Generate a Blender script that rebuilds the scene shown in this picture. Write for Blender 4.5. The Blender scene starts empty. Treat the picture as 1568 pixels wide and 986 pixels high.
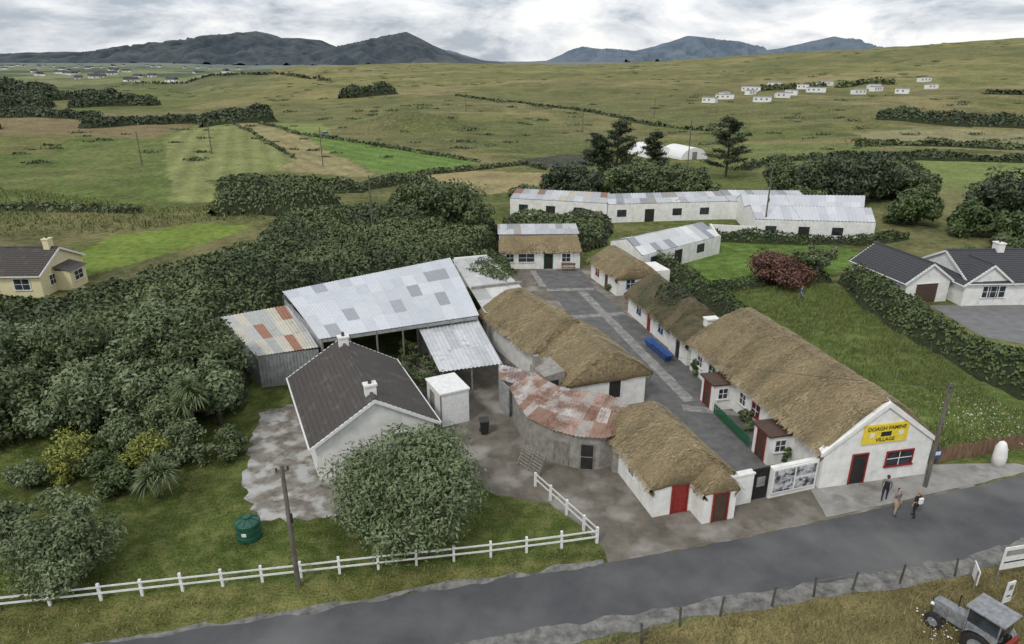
import bpy, math, numpy as np, random
from mathutils import Vector, Matrix
rnd=random.Random(7); NR=np.random.default_rng(11)
D=bpy.data; SC=bpy.context.scene; COL=bpy.context.collection
# ------------------------------------------------------------------ noise
TB=[np.random.default_rng(100+i).random((256,256)) for i in range(6)]
def vn(x,y,s,k=0):
    x=np.asarray(x,float)/s+37.3*k; y=np.asarray(y,float)/s+11.7*k
    xi=np.floor(x).astype(int); yi=np.floor(y).astype(int); fx=x-xi; fy=y-yi
    fx=fx*fx*(3-2*fx); fy=fy*fy*(3-2*fy); T=TB[k%6]
    g=lambda a,b:T[a%256,b%256]
    return (g(xi,yi)*(1-fx)+g(xi+1,yi)*fx)*(1-fy)+(g(xi,yi+1)*(1-fx)+g(xi+1,yi+1)*fx)*fy
def fbm(x,y,s,k=0,o=4):
    r=0;a=.5;t=0
    for i in range(o):
        r=r+a*vn(x,y,s/2**i,k+i); t+=a; a*=.5
    return r/t
def sst(a,b,x):
    t=np.clip((x-a)/(b-a),0,1); return t*t*(3-2*t)
RS=[-9,-.45,-.415,-.299,-.2,-.03,.104,.238,.372,.488,.7,1.09,9]
RZ=[0,0,7,14,16.5,17.8,16.5,21.6,27.6,34,44.6,58,60]
def terr(x,y):
    x=np.asarray(x,float); y=np.asarray(y,float)
    g=sst(170,850,y)*(1-sst(880,1500,y))
    z=np.interp(x/np.maximum(y,1),RS,RZ)*g - 12*sst(900,1600,y)*sst(-.5,-.35,x/np.maximum(y,1))
    amp=sst(125,300,y)
    z=z+amp*(fbm(x,y,90,1,4)-.5)*(5+3*sst(300,800,y))*(1-.5*sst(900,1500,y))
    z=z+amp*(fbm(x,y,22,2,3)-.5)*1.8
    z=z+5*np.exp(-(((x+38)/22)**2+((y-258)/14)**2))
    return z
def inpoly(x,y,P):
    r=np.zeros(x.shape,bool); n=len(P)
    for i in range(n):
        x0,y0=P[i]; x1,y1=P[(i+1)%n]
        if y0==y1: continue
        c=((y0>y)!=(y1>y))&(x<(x1-x0)*(y-y0)/(y1-y0)+x0); r^=c
    return r
# ------------------------------------------------------------------ materials
def newmat(n):
    m=D.materials.new(n); m.use_nodes=True; nt=m.node_tree; b=nt.nodes['Principled BSDF']
    return m,nt,b
def N(nt,t,**k):
    n=nt.nodes.new(t)
    for a,v in k.items():
        if hasattr(n,a): setattr(n,a,v)
        else: n.inputs[a.replace('_',' ')].default_value=v
    return n
def c4(c): return (c[0],c[1],c[2],1)
def mat(name,c1,c2=None,scale=4,rough=.85,bump=0,stretch=(1,1,1),detail=4,lo=.35,hi=.65,metal=0,c3=None,s3=.5,lo3=.55,hi3=.7,bs=None):
    m,nt,b=newmat(name); L=nt.links.new
    b.inputs['Roughness'].default_value=rough; b.inputs['Metallic'].default_value=metal
    if c2 is None:
        b.inputs['Base Color'].default_value=c4(c1)
        if not bump: return m
    tc=N(nt,'ShaderNodeTexCoord'); mp=N(nt,'ShaderNodeMapping'); mp.inputs['Scale'].default_value=stretch
    L(tc.outputs['Object'],mp.inputs['Vector'])
    no=N(nt,'ShaderNodeTexNoise'); no.inputs['Scale'].default_value=scale; no.inputs['Detail'].default_value=detail; no.inputs['Roughness'].default_value=.65
    L(mp.outputs[0],no.inputs['Vector'])
    if c2 is not None:
        r=N(nt,'ShaderNodeValToRGB'); e=r.color_ramp.elements
        e[0].position=lo; e[0].color=c4(c1); e[1].position=hi; e[1].color=c4(c2)
        L(no.outputs[0],r.inputs[0]); out=r.outputs[0]
        if c3 is not None:
            n3=N(nt,'ShaderNodeTexNoise'); n3.inputs['Scale'].default_value=s3; n3.inputs['Detail'].default_value=5
            L(tc.outputs['Object'],n3.inputs['Vector'])
            r3=N(nt,'ShaderNodeMapRange'); r3.inputs[1].default_value=lo3; r3.inputs[2].default_value=hi3
            L(n3.outputs[0],r3.inputs[0])
            mx=N(nt,'ShaderNodeMixRGB'); L(r3.outputs[0],mx.inputs[0]); L(out,mx.inputs[1]); mx.inputs[2].default_value=c4(c3); out=mx.outputs[0]
        L(out,b.inputs['Base Color'])
    if bump:
        bp=N(nt,'ShaderNodeBump'); bp.inputs['Strength'].default_value=1; bp.inputs['Distance'].default_value=bump
        if bs:
            nb=N(nt,'ShaderNodeTexNoise'); nb.inputs['Scale'].default_value=bs; nb.inputs['Detail'].default_value=3; L(mp.outputs[0],nb.inputs['Vector']); L(nb.outputs[0],bp.inputs['Height'])
        else: L(no.outputs[0],bp.inputs['Height'])
        L(bp.outputs[0],b.inputs['Normal'])
    return m
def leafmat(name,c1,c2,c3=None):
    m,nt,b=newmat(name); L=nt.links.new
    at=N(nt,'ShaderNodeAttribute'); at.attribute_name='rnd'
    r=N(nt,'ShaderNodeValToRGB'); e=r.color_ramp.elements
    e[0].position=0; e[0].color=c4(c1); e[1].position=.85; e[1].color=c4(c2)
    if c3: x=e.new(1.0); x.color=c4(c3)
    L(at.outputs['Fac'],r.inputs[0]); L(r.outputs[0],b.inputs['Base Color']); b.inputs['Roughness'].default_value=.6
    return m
def metalroof(name,rust=.5,dirt=.5,rough=.55):
    m,nt,b=newmat(name); L=nt.links.new
    at=N(nt,'ShaderNodeAttribute'); at.attribute_name='Col'
    tc=N(nt,'ShaderNodeTexCoord')
    n1=N(nt,'ShaderNodeTexNoise'); n1.inputs['Scale'].default_value=.7; n1.inputs['Detail'].default_value=8; n1.inputs['Roughness'].default_value=.7
    L(tc.outputs['Object'],n1.inputs['Vector'])
    mr=N(nt,'ShaderNodeMapRange'); mr.inputs[1].default_value=.78-.35*rust; mr.inputs[2].default_value=.86-.3*rust; mr.inputs[4].default_value=.85
    L(n1.outputs[0],mr.inputs[0])
    n2=N(nt,'ShaderNodeTexNoise'); n2.inputs['Scale'].default_value=5; n2.inputs['Detail'].default_value=5
    L(tc.outputs['Object'],n2.inputs['Vector'])
    rr=N(nt,'ShaderNodeValToRGB'); e=rr.color_ramp.elements; e[0].position=.35;e[0].color=(.10,.045,.028,1);e[1].position=.65;e[1].color=(.26,.13,.08,1)
    L(n2.outputs[0],rr.inputs[0])
    mx=N(nt,'ShaderNodeMixRGB'); L(mr.outputs[0],mx.inputs[0]); L(at.outputs['Color'],mx.inputs[1]); L(rr.outputs[0],mx.inputs[2])
    n3=N(nt,'ShaderNodeTexNoise'); n3.inputs['Scale'].default_value=1.8; n3.inputs['Detail'].default_value=7; n3.inputs['Roughness'].default_value=.75
    L(tc.outputs['Object'],n3.inputs['Vector'])
    m3=N(nt,'ShaderNodeMapRange'); m3.inputs[1].default_value=.35; m3.inputs[2].default_value=.7; m3.inputs[3].default_value=1.0; m3.inputs[4].default_value=1-.6*dirt
    L(n3.outputs[0],m3.inputs[0])
    mu=N(nt,'ShaderNodeMixRGB',blend_type='MULTIPLY'); mu.inputs[0].default_value=1; L(mx.outputs[0],mu.inputs[1]); L(m3.outputs[0],mu.inputs[2])
    L(mu.outputs[0],b.inputs['Base Color']); b.inputs['Roughness'].default_value=rough
    return m
W_=mat('whitewash',(.68,.68,.65),(.84,.84,.81),1.5,.9,.01,c3=(.50,.50,.44),s3=.9,lo3=.6,hi3=.85,bs=14)
TH=mat('thatch_straw',(.14,.105,.055),(.37,.295,.165),8,.95,.06,(.6,2.0,.6),5,.3,.7,c3=(.135,.115,.06),s3=.55,lo3=.47,hi3=.72,bs=25)
THM=mat('thatch_mossy',(.075,.062,.035),(.20,.155,.09),8,.95,.06,(.6,2.0,.6),5,.3,.7,c3=(.055,.062,.028),s3=.6,lo3=.45,hi3=.6,bs=25)
STR=leafmat('straw_strands',(.12,.09,.045),(.42,.335,.19))
STRM=leafmat('straw_mossy',(.045,.048,.02),(.2,.16,.08))
TILE=mat('roof_tiles_brown',(.04,.036,.034),(.085,.073,.066),12,.8,.01,c3=(.12,.11,.10),s3=1.2,lo3=.55,hi3=.8)
SLATE=mat('roof_slate',(.035,.037,.042),(.07,.072,.08),10,.75,.01)
STONE=mat('rough_stone',(.20,.19,.17),(.34,.325,.295),2.4,.95,.03,detail=5,c3=(.25,.235,.205),s3=.8)
ROAD=mat('asphalt',(.060,.061,.065),(.094,.095,.099),.55,.8,.008,(1,1,1),7,.35,.7,c3=(.14,.14,.138),s3=.16,lo3=.5,hi3=.72,bs=30)
GRIT=mat('road_grit',(.085,.085,.08),(.24,.235,.22),1.6,.95,.008,bs=25)
YARD=mat('yard_concrete',(.095,.082,.065),(.19,.168,.135),.8,.85,.01,(1,1,1),7,.35,.68,c3=(.28,.265,.235),s3=.35,lo3=.5,hi3=.64,bs=20)
APRON=mat('apron_concrete',(.20,.195,.18),(.36,.35,.33),.9,.85,.01,(1,1,1),7,.3,.7,c3=(.14,.13,.11),s3=.5,lo3=.55,hi3=.7,bs=20)
LANE=mat('lane_tarmac',(.085,.085,.085),(.155,.155,.15),1.1,.8,.01,(1,1,1),7,.35,.7,c3=(.08,.09,.055),s3=.5,lo3=.58,hi3=.72,bs=20)
PALE=mat('pale_path',(.15,.15,.145),(.32,.315,.30),1.4,.9,.01,detail=7,bs=20)
GRAV=mat('gravel_yard',(.12,.105,.08),(.25,.23,.20),1.4,.95,.02,(1,1,1),7,.35,.6,c3=(.42,.42,.40),s3=.8,lo3=.47,hi3=.6,bs=22)
DARKFILL=mat('inner_dark_filler',(.015,.022,.008),(.035,.045,.015),2,1)  # dark colour of the added filler inside foliage masses
BARK=mat('bark',(.05,.042,.032),(.13,.11,.09),8,.95,.02,(1,1,.3))
POLE=mat('weathered_pole',(.08,.07,.055),(.17,.155,.13),6,.9,.01,(1,1,.2))
WOOD=mat('brown_timber',(.12,.07,.04),(.24,.15,.09),5,.85,.01,(1,1,.3))
GWOOD=mat('grey_timber',(.14,.13,.11),(.28,.26,.23),5,.85,.01,(1,1,.3))
DWOOD=mat('dark_post_timber',(.05,.045,.035),(.11,.10,.08),5,.85,.01,(1,1,.3))
WP=mat('white_paint',(.66,.67,.65),(.84,.84,.83),4,.6,detail=6)
RED=mat('red_paint',(.20,.018,.015),(.30,.03,.022),5,.5)
GREENP=mat('green_paint',(.02,.10,.05),(.03,.15,.07),5,.5)
BLUEP=mat('blue_paint',(.02,.07,.24),(.03,.10,.32),5,.5)
BLK=mat('black_paint',(.012,.012,.013),(.03,.03,.03),5,.5)
YEL=mat('yellow_sign_paint',(.72,.55,.03),(.82,.64,.05),3,.6)
GLASS=mat('window_glass',(.015,.018,.022),(.05,.06,.07),1.2,.08)
PANE=mat('caravan_panes',(.12,.13,.14),(.25,.27,.28),1.2,.2)
DARK=mat('dark_interior',(.012,.012,.012),(.03,.028,.025),2,.9)
YWALL=mat('cream_render',(.68,.61,.36),(.76,.69,.44),2,.9)
BROWN=mat('brown_door',(.06,.035,.025),(.09,.05,.035),3,.6)
TANKM=mat('tank_green',(.012,.07,.045),(.02,.10,.065),3,.4)
RUB=mat('rubber',(.015,.015,.015),(.03,.03,.03),10,.8)
GREYP=mat('grey_tractor_paint',(.16,.17,.18),(.30,.31,.32),4,.5,c3=(.13,.07,.04),s3=2,lo3=.6,hi3=.72)
TWALL=mat('tin_wall',(.22,.23,.23),(.38,.39,.39),2,.6,c3=(.18,.13,.10),s3=1,lo3=.6,hi3=.75)
LWILL=leafmat('leaf_willow',(.055,.082,.032),(.17,.215,.10),(.24,.28,.16))
LTHK=leafmat('leaf_thicket',(.030,.048,.018),(.12,.155,.058),(.155,.185,.08))
LDRK=leafmat('leaf_dark',(.018,.032,.015),(.066,.09,.038))
LHED=leafmat('leaf_hedge',(.025,.05,.014),(.10,.14,.045))
LYEL=leafmat('leaf_yellow',(.09,.12,.025),(.28,.30,.06),(.40,.39,.09))
LRED=leafmat('leaf_copper',(.06,.025,.018),(.15,.07,.045),(.18,.11,.06))
LPAL=leafmat('leaf_pale',(.06,.09,.035),(.16,.20,.085))
GRB=leafmat('grass_blades',(.07,.095,.025),(.18,.195,.06),(.29,.27,.12))
GRT=leafmat('dry_grass_blades',(.11,.105,.04),(.30,.26,.12),(.40,.35,.20))
FLW=mat('white_flowers',(.7,.7,.66),(.85,.85,.8),3,.8)
MR0=metalroof('galvanised_sheet',.05,.25); MR1=metalroof('rusty_sheet',.95,.4,.7); MR2=metalroof('weathered_sheet',.55,.4)
# ------------------------------------------------------------------ mesh helpers
def link(o,parent=None):
    COL.objects.link(o)
    if parent: o.parent=parent
    return o
def empty(name,x=0,y=0,ang=0,z=0):
    e=D.objects.new(name,None); e.location=(x,y,z); e.rotation_euler=(0,0,math.radians(ang)); e.empty_display_size=.3
    return link(e)
def npmesh(name,V,F,mats,parent=None,rn=None,col=None,smooth=False):
    V=np.asarray(V,np.float32); F=np.asarray(F,np.int32); k=F.shape[1]; m=len(F)
    me=D.meshes.new(name); me.vertices.add(len(V)); me.vertices.foreach_set('co',V.ravel())
    me.loops.add(m*k); me.loops.foreach_set('vertex_index',F.ravel())
    me.polygons.add(m); me.polygons.foreach_set('loop_start',np.arange(0,m*k,k,dtype=np.int32)); me.polygons.foreach_set('loop_total',np.full(m,k,np.int32))
    if smooth: me.polygons.foreach_set('use_smooth',np.ones(m,bool))
    me.materials.append(mats)
    me.update(calc_edges=True)
    if rn is not None:
        a=me.attributes.new('rnd','FLOAT','FACE'); a.data.foreach_set('value',np.asarray(rn,np.float32))
    if col is not None:
        dom,arr=col; a=me.attributes.new('Col','FLOAT_COLOR',dom); a.data.foreach_set('color',np.asarray(arr,np.float32).ravel())
    return link(D.objects.new(name,me),parent)
class MB:
    def __init__(s): s.v=[];s.f=[];s.m=[];s.mats=[]
    def add(s,vs,fs,mt):
        if mt not in s.mats: s.mats.append(mt)
        k=s.mats.index(mt); o=len(s.v); s.v+=[tuple(v) for v in vs]
        for f in fs: s.f.append([i+o for i in f]); s.m.append(k)
    def box(s,x0,x1,y0,y1,z0,z1,mt,M=None):
        vs=[Vector((x,y,z)) for z in (z0,z1) for y in (y0,y1) for x in (x0,x1)]
        if M: vs=[M@v for v in vs]
        s.add(vs,[(0,2,3,1),(4,5,7,6),(0,1,5,4),(2,6,7,3),(0,4,6,2),(1,3,7,5)],mt)
    def tube(s,pts,rad,mt,n=8):
        pts=[Vector(p) for p in pts]
        if not isinstance(rad,(list,tuple)): rad=[rad]*len(pts)
        vs=[];fs=[]
        for i,p in enumerate(pts):
            t=(pts[min(i+1,len(pts)-1)]-pts[max(i-1,0)])
            if t.length<1e-6: t=(pts[-1]-pts[0])
            t.normalize(); a=t.orthogonal().normalized() if i==0 else (pa-t*pa.dot(t)).normalized(); pa=a; b=t.cross(a)
            for j in range(n):
                w=2*math.pi*j/n; vs.append(p+(a*math.cos(w)+b*math.sin(w))*rad[i])
        for i in range(len(pts)-1):
            for j in range(n):
                k=(j+1)%n; fs.append((i*n+j,i*n+k,(i+1)*n+k,(i+1)*n+j))
        fs.append(tuple(range(n))[::-1]); fs.append(tuple((len(pts)-1)*n+j for j in range(n)))
        s.add(vs,fs,mt)
    def obj(s,name,parent=None,smooth=False,bevel=0):
        me=D.meshes.new(name); me.from_pydata(s.v,[],s.f)
        for q in s.mats: me.materials.append(q)
        me.polygons.foreach_set('material_index',s.m)
        if smooth: me.polygons.foreach_set('use_smooth',[True]*len(s.f))
        me.update(); o=link(D.objects.new(name,me),parent)
        if bevel: b=o.modifiers.new('b','BEVEL'); b.width=bevel; b.segments=2
        return o
def ragged(P,step=.7,amp=.15):
    out=[]; n=len(P)
    for i in range(n):
        a=np.array(P[i],float); b=np.array(P[(i+1)%n],float); L=np.hypot(*(b-a)); k=max(1,int(L/step)); nn=np.array([-(b-a)[1],(b-a)[0]])/max(L,1e-6)
        for j in range(k):
            q=a+(b-a)*j/k
            if j: q=q+nn*rnd.uniform(-amp,amp)
            out.append(tuple(q))
    return out
def sheet(name,P,z,mt,amp=.12,step=.7,parent=None):
    P=ragged(P,step,amp); b=MB(); b.add([(x,y,z) for x,y in P],[tuple(range(len(P)))],mt)
    return b.obj(name,parent)
def strip(name,P,w0,w1,z,mt,seed=1):
    P=np.array(P,float); d=np.concatenate([[0],np.cumsum(np.hypot(*np.diff(P,axis=0).T))]); t=np.arange(0,d[-1],.3)
    x=np.interp(t,d,P[:,0]); y=np.interp(t,d,P[:,1]); n=len(t); a=y+w0+(fbm(x,y,1.5,1,3)-.5)*.9; b=y+w1+(fbm(x,y,1.1,3,3)-.5)*.8
    V=np.concatenate([np.stack([x,a,x*0+z],-1),np.stack([x,np.maximum(b,a+.02),x*0+z],-1)]); i=np.arange(n-1)
    return npmesh(name,V,np.stack([i,i+1,n+i+1,n+i],-1),mt)
# ------------------------------------------------------------------ foliage
def leaves(name,C,NM,S,mt,asp=.45,parent=None,rn=None,jit=.7):
    n=len(C); NM=NM+NR.normal(0,jit,(n,3)); NM/=np.linalg.norm(NM,axis=1)[:,None]+1e-9
    R=NR.normal(0,1,(n,3)); T=np.cross(NM,R); T/=np.linalg.norm(T,axis=1)[:,None]+1e-9; B=np.cross(NM,T)
    S=S[:,None]; V=np.empty((n,4,3)); V[:,0]=C-T*S; V[:,1]=C+B*S*asp+NM*S*.15; V[:,2]=C+T*S; V[:,3]=C-B*S*asp+NM*S*.15
    F=np.arange(n*4).reshape(n,4)
    if rn is None: rn=NR.random(n)
    return npmesh(name,V.reshape(-1,3),F,mt,parent,rn=rn)
def tree(name,x,y,h,r,mt,n=7000,ls=.2,cb=.25,nc=45,trunk=.18,flat=1.0,seed=1,asp=.45,lob=6):
    R=np.random.default_rng(seed); z0=float(terr(x,y))
    e=empty(name,x,y,0,z0); rr=random.Random(seed); b=MB()
    ch=h*(1-cb); cz=h*cb+ch*.5
    P=[(0,0,-.2)]+[(rr.uniform(-.1,.1)*h*.1*i,rr.uniform(-.1,.1)*h*.1*i,h*.17*i) for i in range(1,5)]
    b.tube(P,[trunk*1.3,trunk,trunk*.8,trunk*.6,trunk*.3],BARK,8)
    A=R.normal(0,1,(nc,3)); A/=np.linalg.norm(A,axis=1)[:,None]; rad=R.uniform(.3,1.0,nc)**.6
    # several unequal boughs, each carrying its own group of clumps
    an=R.uniform(0,6.28)+np.arange(lob)*6.283/lob+R.normal(0,.3,lob); lr=R.uniform(.32,.62,lob)*r; LC=np.stack([np.cos(an)*lr,np.sin(an)*lr,R.uniform(-.24,.14,lob)*ch],-1); LC[0]=(0,0,.13*ch)
    LR=R.uniform(.36,.58,lob); li=R.integers(0,lob,nc)
    CC=A*rad[:,None]*np.array([r,r,ch*.55*flat])*LR[li][:,None]+LC[li]; CC[:,2]+=cz
    CC[:,2]=np.clip(CC[:,2],.25,h*.97)
    CR=R.uniform(.13,.30,nc)*r
    for i in range(min(nc,16)):
        c=CC[i]; q=P[rr.randint(1,3)]; m=((q[0]+c[0])/2+rr.uniform(-.2,.2),(q[1]+c[1])/2,(q[2]+c[2])/2-.1*r*.3)
        b.tube([q,m,tuple(c)],[trunk*.45,trunk*.28,trunk*.08],BARK,5)
    b.obj('trunk_and_limbs',e,smooth=True)
    k=R.integers(0,nc,n); d=R.normal(0,1,(n,3)); d/=np.linalg.norm(d,axis=1)[:,None]
    rr2=R.uniform(.5,1.25,n)
    C=CC[k]+d*(CR[k]*rr2)[:,None]*np.array([1,1,.8])
    C[:,2]=np.maximum(C[:,2],.12)
    kr=R.random(nc)[k]
    leaves('foliage',C,d*1.0+np.array([0,0,.5]),R.uniform(.6,1.3,n)*ls,mt,asp,e,rn=np.clip(.4*R.random(n)+.45*kr+.2*(d[:,2]*.5+.5),0,1))  # clump tops get lighter leaves: shading put into the leaf colour
    return e
def polymass(name,P,h,mt,dens=8,ls=.25,edge=1.6,bump=2.5,seed=3,under=True,asp=.5,rough=.45):
    R=np.random.default_rng(seed); P=np.array(P,float); x0,y0=P.min(0)-.5; x1,y1=P.max(0)+.5
    def dist(x,y):
        dm=np.full(x.shape,1e9)
        for i in range(len(P)):
            a=P[i]; b=P[(i+1)%len(P)]; ab=b-a; t=np.clip(((x-a[0])*ab[0]+(y-a[1])*ab[1])/(ab@ab+1e-9),0,1)
            dm=np.minimum(dm,np.hypot(x-a[0]-t*ab[0],y-a[1]-t*ab[1]))
        return np.where(inpoly(x,y,P),dm,-dm)
    def H(x,y,d):
        dd=d+(fbm(x,y,bump*1.6,3,2)-.5)*edge*.9
        e=np.clip(dd/edge,0,1); e=np.sqrt(1-(1-e)**2)
        w=fbm(x,y,bump,seed%4,3); w2=fbm(x,y,bump*4,seed%3+1,2)
        return h*e*(1-rough+rough*2*(.55*w+.45*w2))
    e=empty(name,float(P[:,0].mean()),float(P[:,1].mean())); ox,oy=e.location.x,e.location.y
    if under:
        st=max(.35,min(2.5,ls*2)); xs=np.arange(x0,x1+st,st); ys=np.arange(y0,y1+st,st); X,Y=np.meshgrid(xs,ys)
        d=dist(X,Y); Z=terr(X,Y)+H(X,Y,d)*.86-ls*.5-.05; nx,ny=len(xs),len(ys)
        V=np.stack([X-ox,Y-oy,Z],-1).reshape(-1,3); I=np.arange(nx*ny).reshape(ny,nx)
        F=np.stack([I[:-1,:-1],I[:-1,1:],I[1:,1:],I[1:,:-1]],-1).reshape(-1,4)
        ok=(d.ravel()[F]>-.2).any(1); npmesh('dark_filler',V,F[ok],DARKFILL,e,smooth=True)  # added dark filler sheet below the leaves, blocks light inside the mass
    n=int((x1-x0)*(y1-y0)*dens*1.3); x=R.uniform(x0,x1,n); y=R.uniform(y0,y1,n); d=dist(x,y); k=d>-.25*edge
    x,y,d=x[k],y[k],d[k]; hh=H(x,y,d); k=hh>.12*h*(R.random(len(hh))); x,y,hh,d=x[k],y[k],hh[k],d[k]; n=len(x)
    eps=.4; gx=(H(x+eps,y,dist(x+eps,y))-hh)/eps; gy=(H(x,y+eps,dist(x,y+eps))-hh)/eps
    z=terr(x,y)+hh*np.where(R.random(n)<.75,1,R.uniform(.4,1,n))+R.normal(0,ls*.35,n)
    big=fbm(x,y,bump*2.2,4,2); b2=fbm(x,y,bump*.5,2,2)
    leaves('foliage',np.stack([x-ox,y-oy,z],-1),np.stack([-gx,-gy,np.ones(n)],-1)*.8,R.uniform(.6,1.35,n)*ls,mt,asp,e,
        rn=np.clip(.35*R.random(n)+1.0*(big-.3)+.7*(b2-.3),0,1))
    return e
def linemass(name,pts,w,h,mt,dens=4,ls=.4,seed=3,**k):
    pts=[np.array(p,float) for p in pts]; L=[];Rr=[]
    for i,p in enumerate(pts):
        t=pts[min(i+1,len(pts)-1)]-pts[max(i-1,0)]; t/=np.hypot(*t); n=np.array([-t[1],t[0]]); ww=w*(.5+.12*math.sin(i*2.1+seed)); L.append(p+n*ww); Rr.append(p-n*ww)
    return polymass(name,L+Rr[::-1],h,mt,dens,ls,edge=w*.45,bump=max(1.2,w*.7),seed=seed,**k)
def tufts(name,P,dens,hgt,wid,mt,seed=1):
    R=np.random.default_rng(seed); P=np.array(P,float); x0,y0=P.min(0); x1,y1=P.max(0); n=int((x1-x0)*(y1-y0)*dens)
    x=R.uniform(x0,x1,n); y=R.uniform(y0,y1,n); k=inpoly(x,y,P)&(R.random(n)<.25+1.3*(fbm(x,y,2.2,2,2)-.15))
    x,y=x[k],y[k]; n=len(x); a=R.uniform(0,6.28,n); hh=hgt*R.uniform(.5,1.4,n)*(.5+fbm(x,y,3,1,2)); l=R.normal(0,.35,(n,2))*hh[:,None]
    z=terr(x,y); dx,dy=np.cos(a)*wid,np.sin(a)*wid
    V=np.empty((n,3,3)); V[:,0]=np.stack([x-dx,y-dy,z],-1); V[:,1]=np.stack([x+dx,y+dy,z],-1); V[:,2]=np.stack([x+l[:,0],y+l[:,1],z+hh],-1)
    return npmesh(name,V.reshape(-1,3),np.arange(n*3).reshape(n,3),mt,rn=np.clip(.6*R.random(n)+.4*fbm(x,y,4,3,2),0,1))
# ------------------------------------------------------------------ building parts
def gable_walls(p,W,L,e,r,mt,name='walls',tf=1.,tb=1.,top=True):
    b=MB(); vs=[]
    for y,t in ((0,tf),(L,tb)): vs+=[(0,y,-.1),(W,y,-.1),(W,y,e),(W/2,y,e+(r-e)*t),(0,y,e)]
    fs=[(0,1,2,3,4),(9,8,7,6,5),(0,4,9,5),(1,6,7,2)]
    if top: fs+=[(4,3,8,9),(3,2,7,8)]
    b.add(vs,fs,mt); return b.obj(name,p)
def opening(p,side,a,z0,w,h,frame,fill,at,name='window',bars=True,fw=.08):
    b=MB()
    def bx(a0,a1,o0,o1,c0,c1,mt):
        if side=='F': b.box(a0,a1,at-o1,at-o0,c0,c1,mt)
        elif side=='L': b.box(at-o1,at-o0,a0,a1,c0,c1,mt)
        else: b.box(at+o0,at+o1,a0,a1,c0,c1,mt)
    bx(a,a+w,-.02,.012,z0,z0+h,fill)
    bx(a-fw,a,-.02,.07,z0-.0,z0+h,frame); bx(a+w,a+w+fw,-.02,.07,z0,z0+h,frame)
    bx(a-fw,a+w+fw,-.02,.075,z0+h,z0+h+fw,frame)
    if bars:
        bx(a-fw-.05,a+w+fw+.05,-.02,.12,z0-.08,z0-.001,frame)
        bx(a+w/2-.02,a+w/2+.02,.013,.04,z0,z0+h,WP)
        bx(a,a+w,.014,.038,z0+h*.5-.02,z0+h*.5+.02,WP)
    elif fill is not DARK: bx(a+.1,a+w-.1,.013,.03,z0+.15,z0+h*.45,fill)
    return b.obj(name,p)
def thatch(p,W,L,e,r,hf=0.,hb=0.,mt=TH,sm=STR,seed=1,ov=.35,oe=.25,n_str=55):
    R=np.random.default_rng(seed); st=.17; hw=W/2+ov; y0,y1=-oe,L+oe
    ni=max(8,int((y1-y0)/st)); nj=int(2*hw/st)
    def surf(s,y):
        a=np.sqrt(s*s+.012)-.1; a=np.clip(a/(math.sqrt(1.012)-.1),0,1)
        prof=1-a**1.12
        for hl,d in ((hf,y-y0),(hb,y1-y)):
            if hl>0:
                q=np.clip(d/hl,0,1); q=np.sqrt(1-(1-q)**2)*.9+.1*q; k=.12; hh=np.clip(.5+.5*(q-prof)/k,0,1); prof=q*(1-hh)+prof*hh-k*hh*(1-hh)
            else: prof=prof-.06*np.exp(-d/.2)
        z=e-.12+(r+.32-e+.12)*prof
        X=s*hw; return z+(fbm(X+seed*9,y,1.3,seed%5,3)-.5)*.26+(fbm(X*.4+seed*5,y,.4,seed%4,2)-.5)*.12
    S=np.linspace(-1,1,nj+1); Yv=np.linspace(y0,y1,ni+1)
    SS=np.concatenate([[-1],S,[1]]); YY=np.concatenate([[y0],Yv,[y1]])
    G,H=np.meshgrid(SS,YY); Z=surf(G,H); X=W/2+G*hw+0; Y=H.copy()
    wav=(vn(Y,G*0+seed,1.1,2)-.5)*.14; X+=G*wav
    X[:,0]+=.3; X[:,-1]-=.3; Z[:,0]-=.34; Z[:,-1]-=.34; Y[0,:]+=.2; Y[-1,:]-=.2; Z[0,:]-=.34; Z[-1,:]-=.34
    ny,nx=X.shape; V=np.stack([X,Y,Z],-1).reshape(-1,3); I=np.arange(nx*ny).reshape(ny,nx)
    F=np.stack([I[:-1,:-1],I[:-1,1:],I[1:,1:],I[1:,:-1]],-1).reshape(-1,4)
    npmesh('thatched_roof',V,F,mt,p,smooth=True)
    n=int(2*hw*1.3*(y1-y0)*n_str); s=R.uniform(-1.02,1.02,n); y=R.uniform(y0,y1,n); k=R.random(n)<.18; s[k]=np.sign(s[k])*R.uniform(.95,1.03,k.sum())
    z=surf(np.clip(s,-1,1),y); ln=R.uniform(.12,.38,n); ds=np.sign(s)*ln/hw*.75; z2=surf(np.clip(s+ds,-1,1),y)-np.maximum(np.abs(s+ds)-1,0)*hw*.9
    x=W/2+s*hw; x2=W/2+(s+ds)*hw; dy=R.normal(0,.07,n); w=R.uniform(.012,.03,n)
    V=np.empty((n,4,3)); up=R.uniform(.0,.05,n)
    V[:,0]=np.stack([x,y-w,z+.0],-1);V[:,1]=np.stack([x,y+w,z+.0],-1);V[:,2]=np.stack([x2,y+dy+w,z2+.02+up],-1);V[:,3]=np.stack([x2,y+dy-w,z2+.02+up],-1)
    npmesh('loose_straw',V.reshape(-1,3),np.arange(n*4).reshape(n,4),sm,p,rn=np.clip(R.random(n)*.5+.9*(fbm(x*.35+seed,y,.9,2,3)-.25),0,1))
def cottage(name,x,y,ang,W,L,e,r,hf=.35,hb=.35,mt=TH,sm=STR,seed=1,ov=.35,oe=.3,n_str=70):
    p=empty(name,x,y,ang); gable_walls(p,W,L,e,r,W_,tf=1 if hf<.5 else .3,tb=1 if hb<.5 else .3,top=False)
    thatch(p,W,L,e+.1,r,hf,hb,mt,sm,seed,ov,oe,n_str); return p
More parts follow.
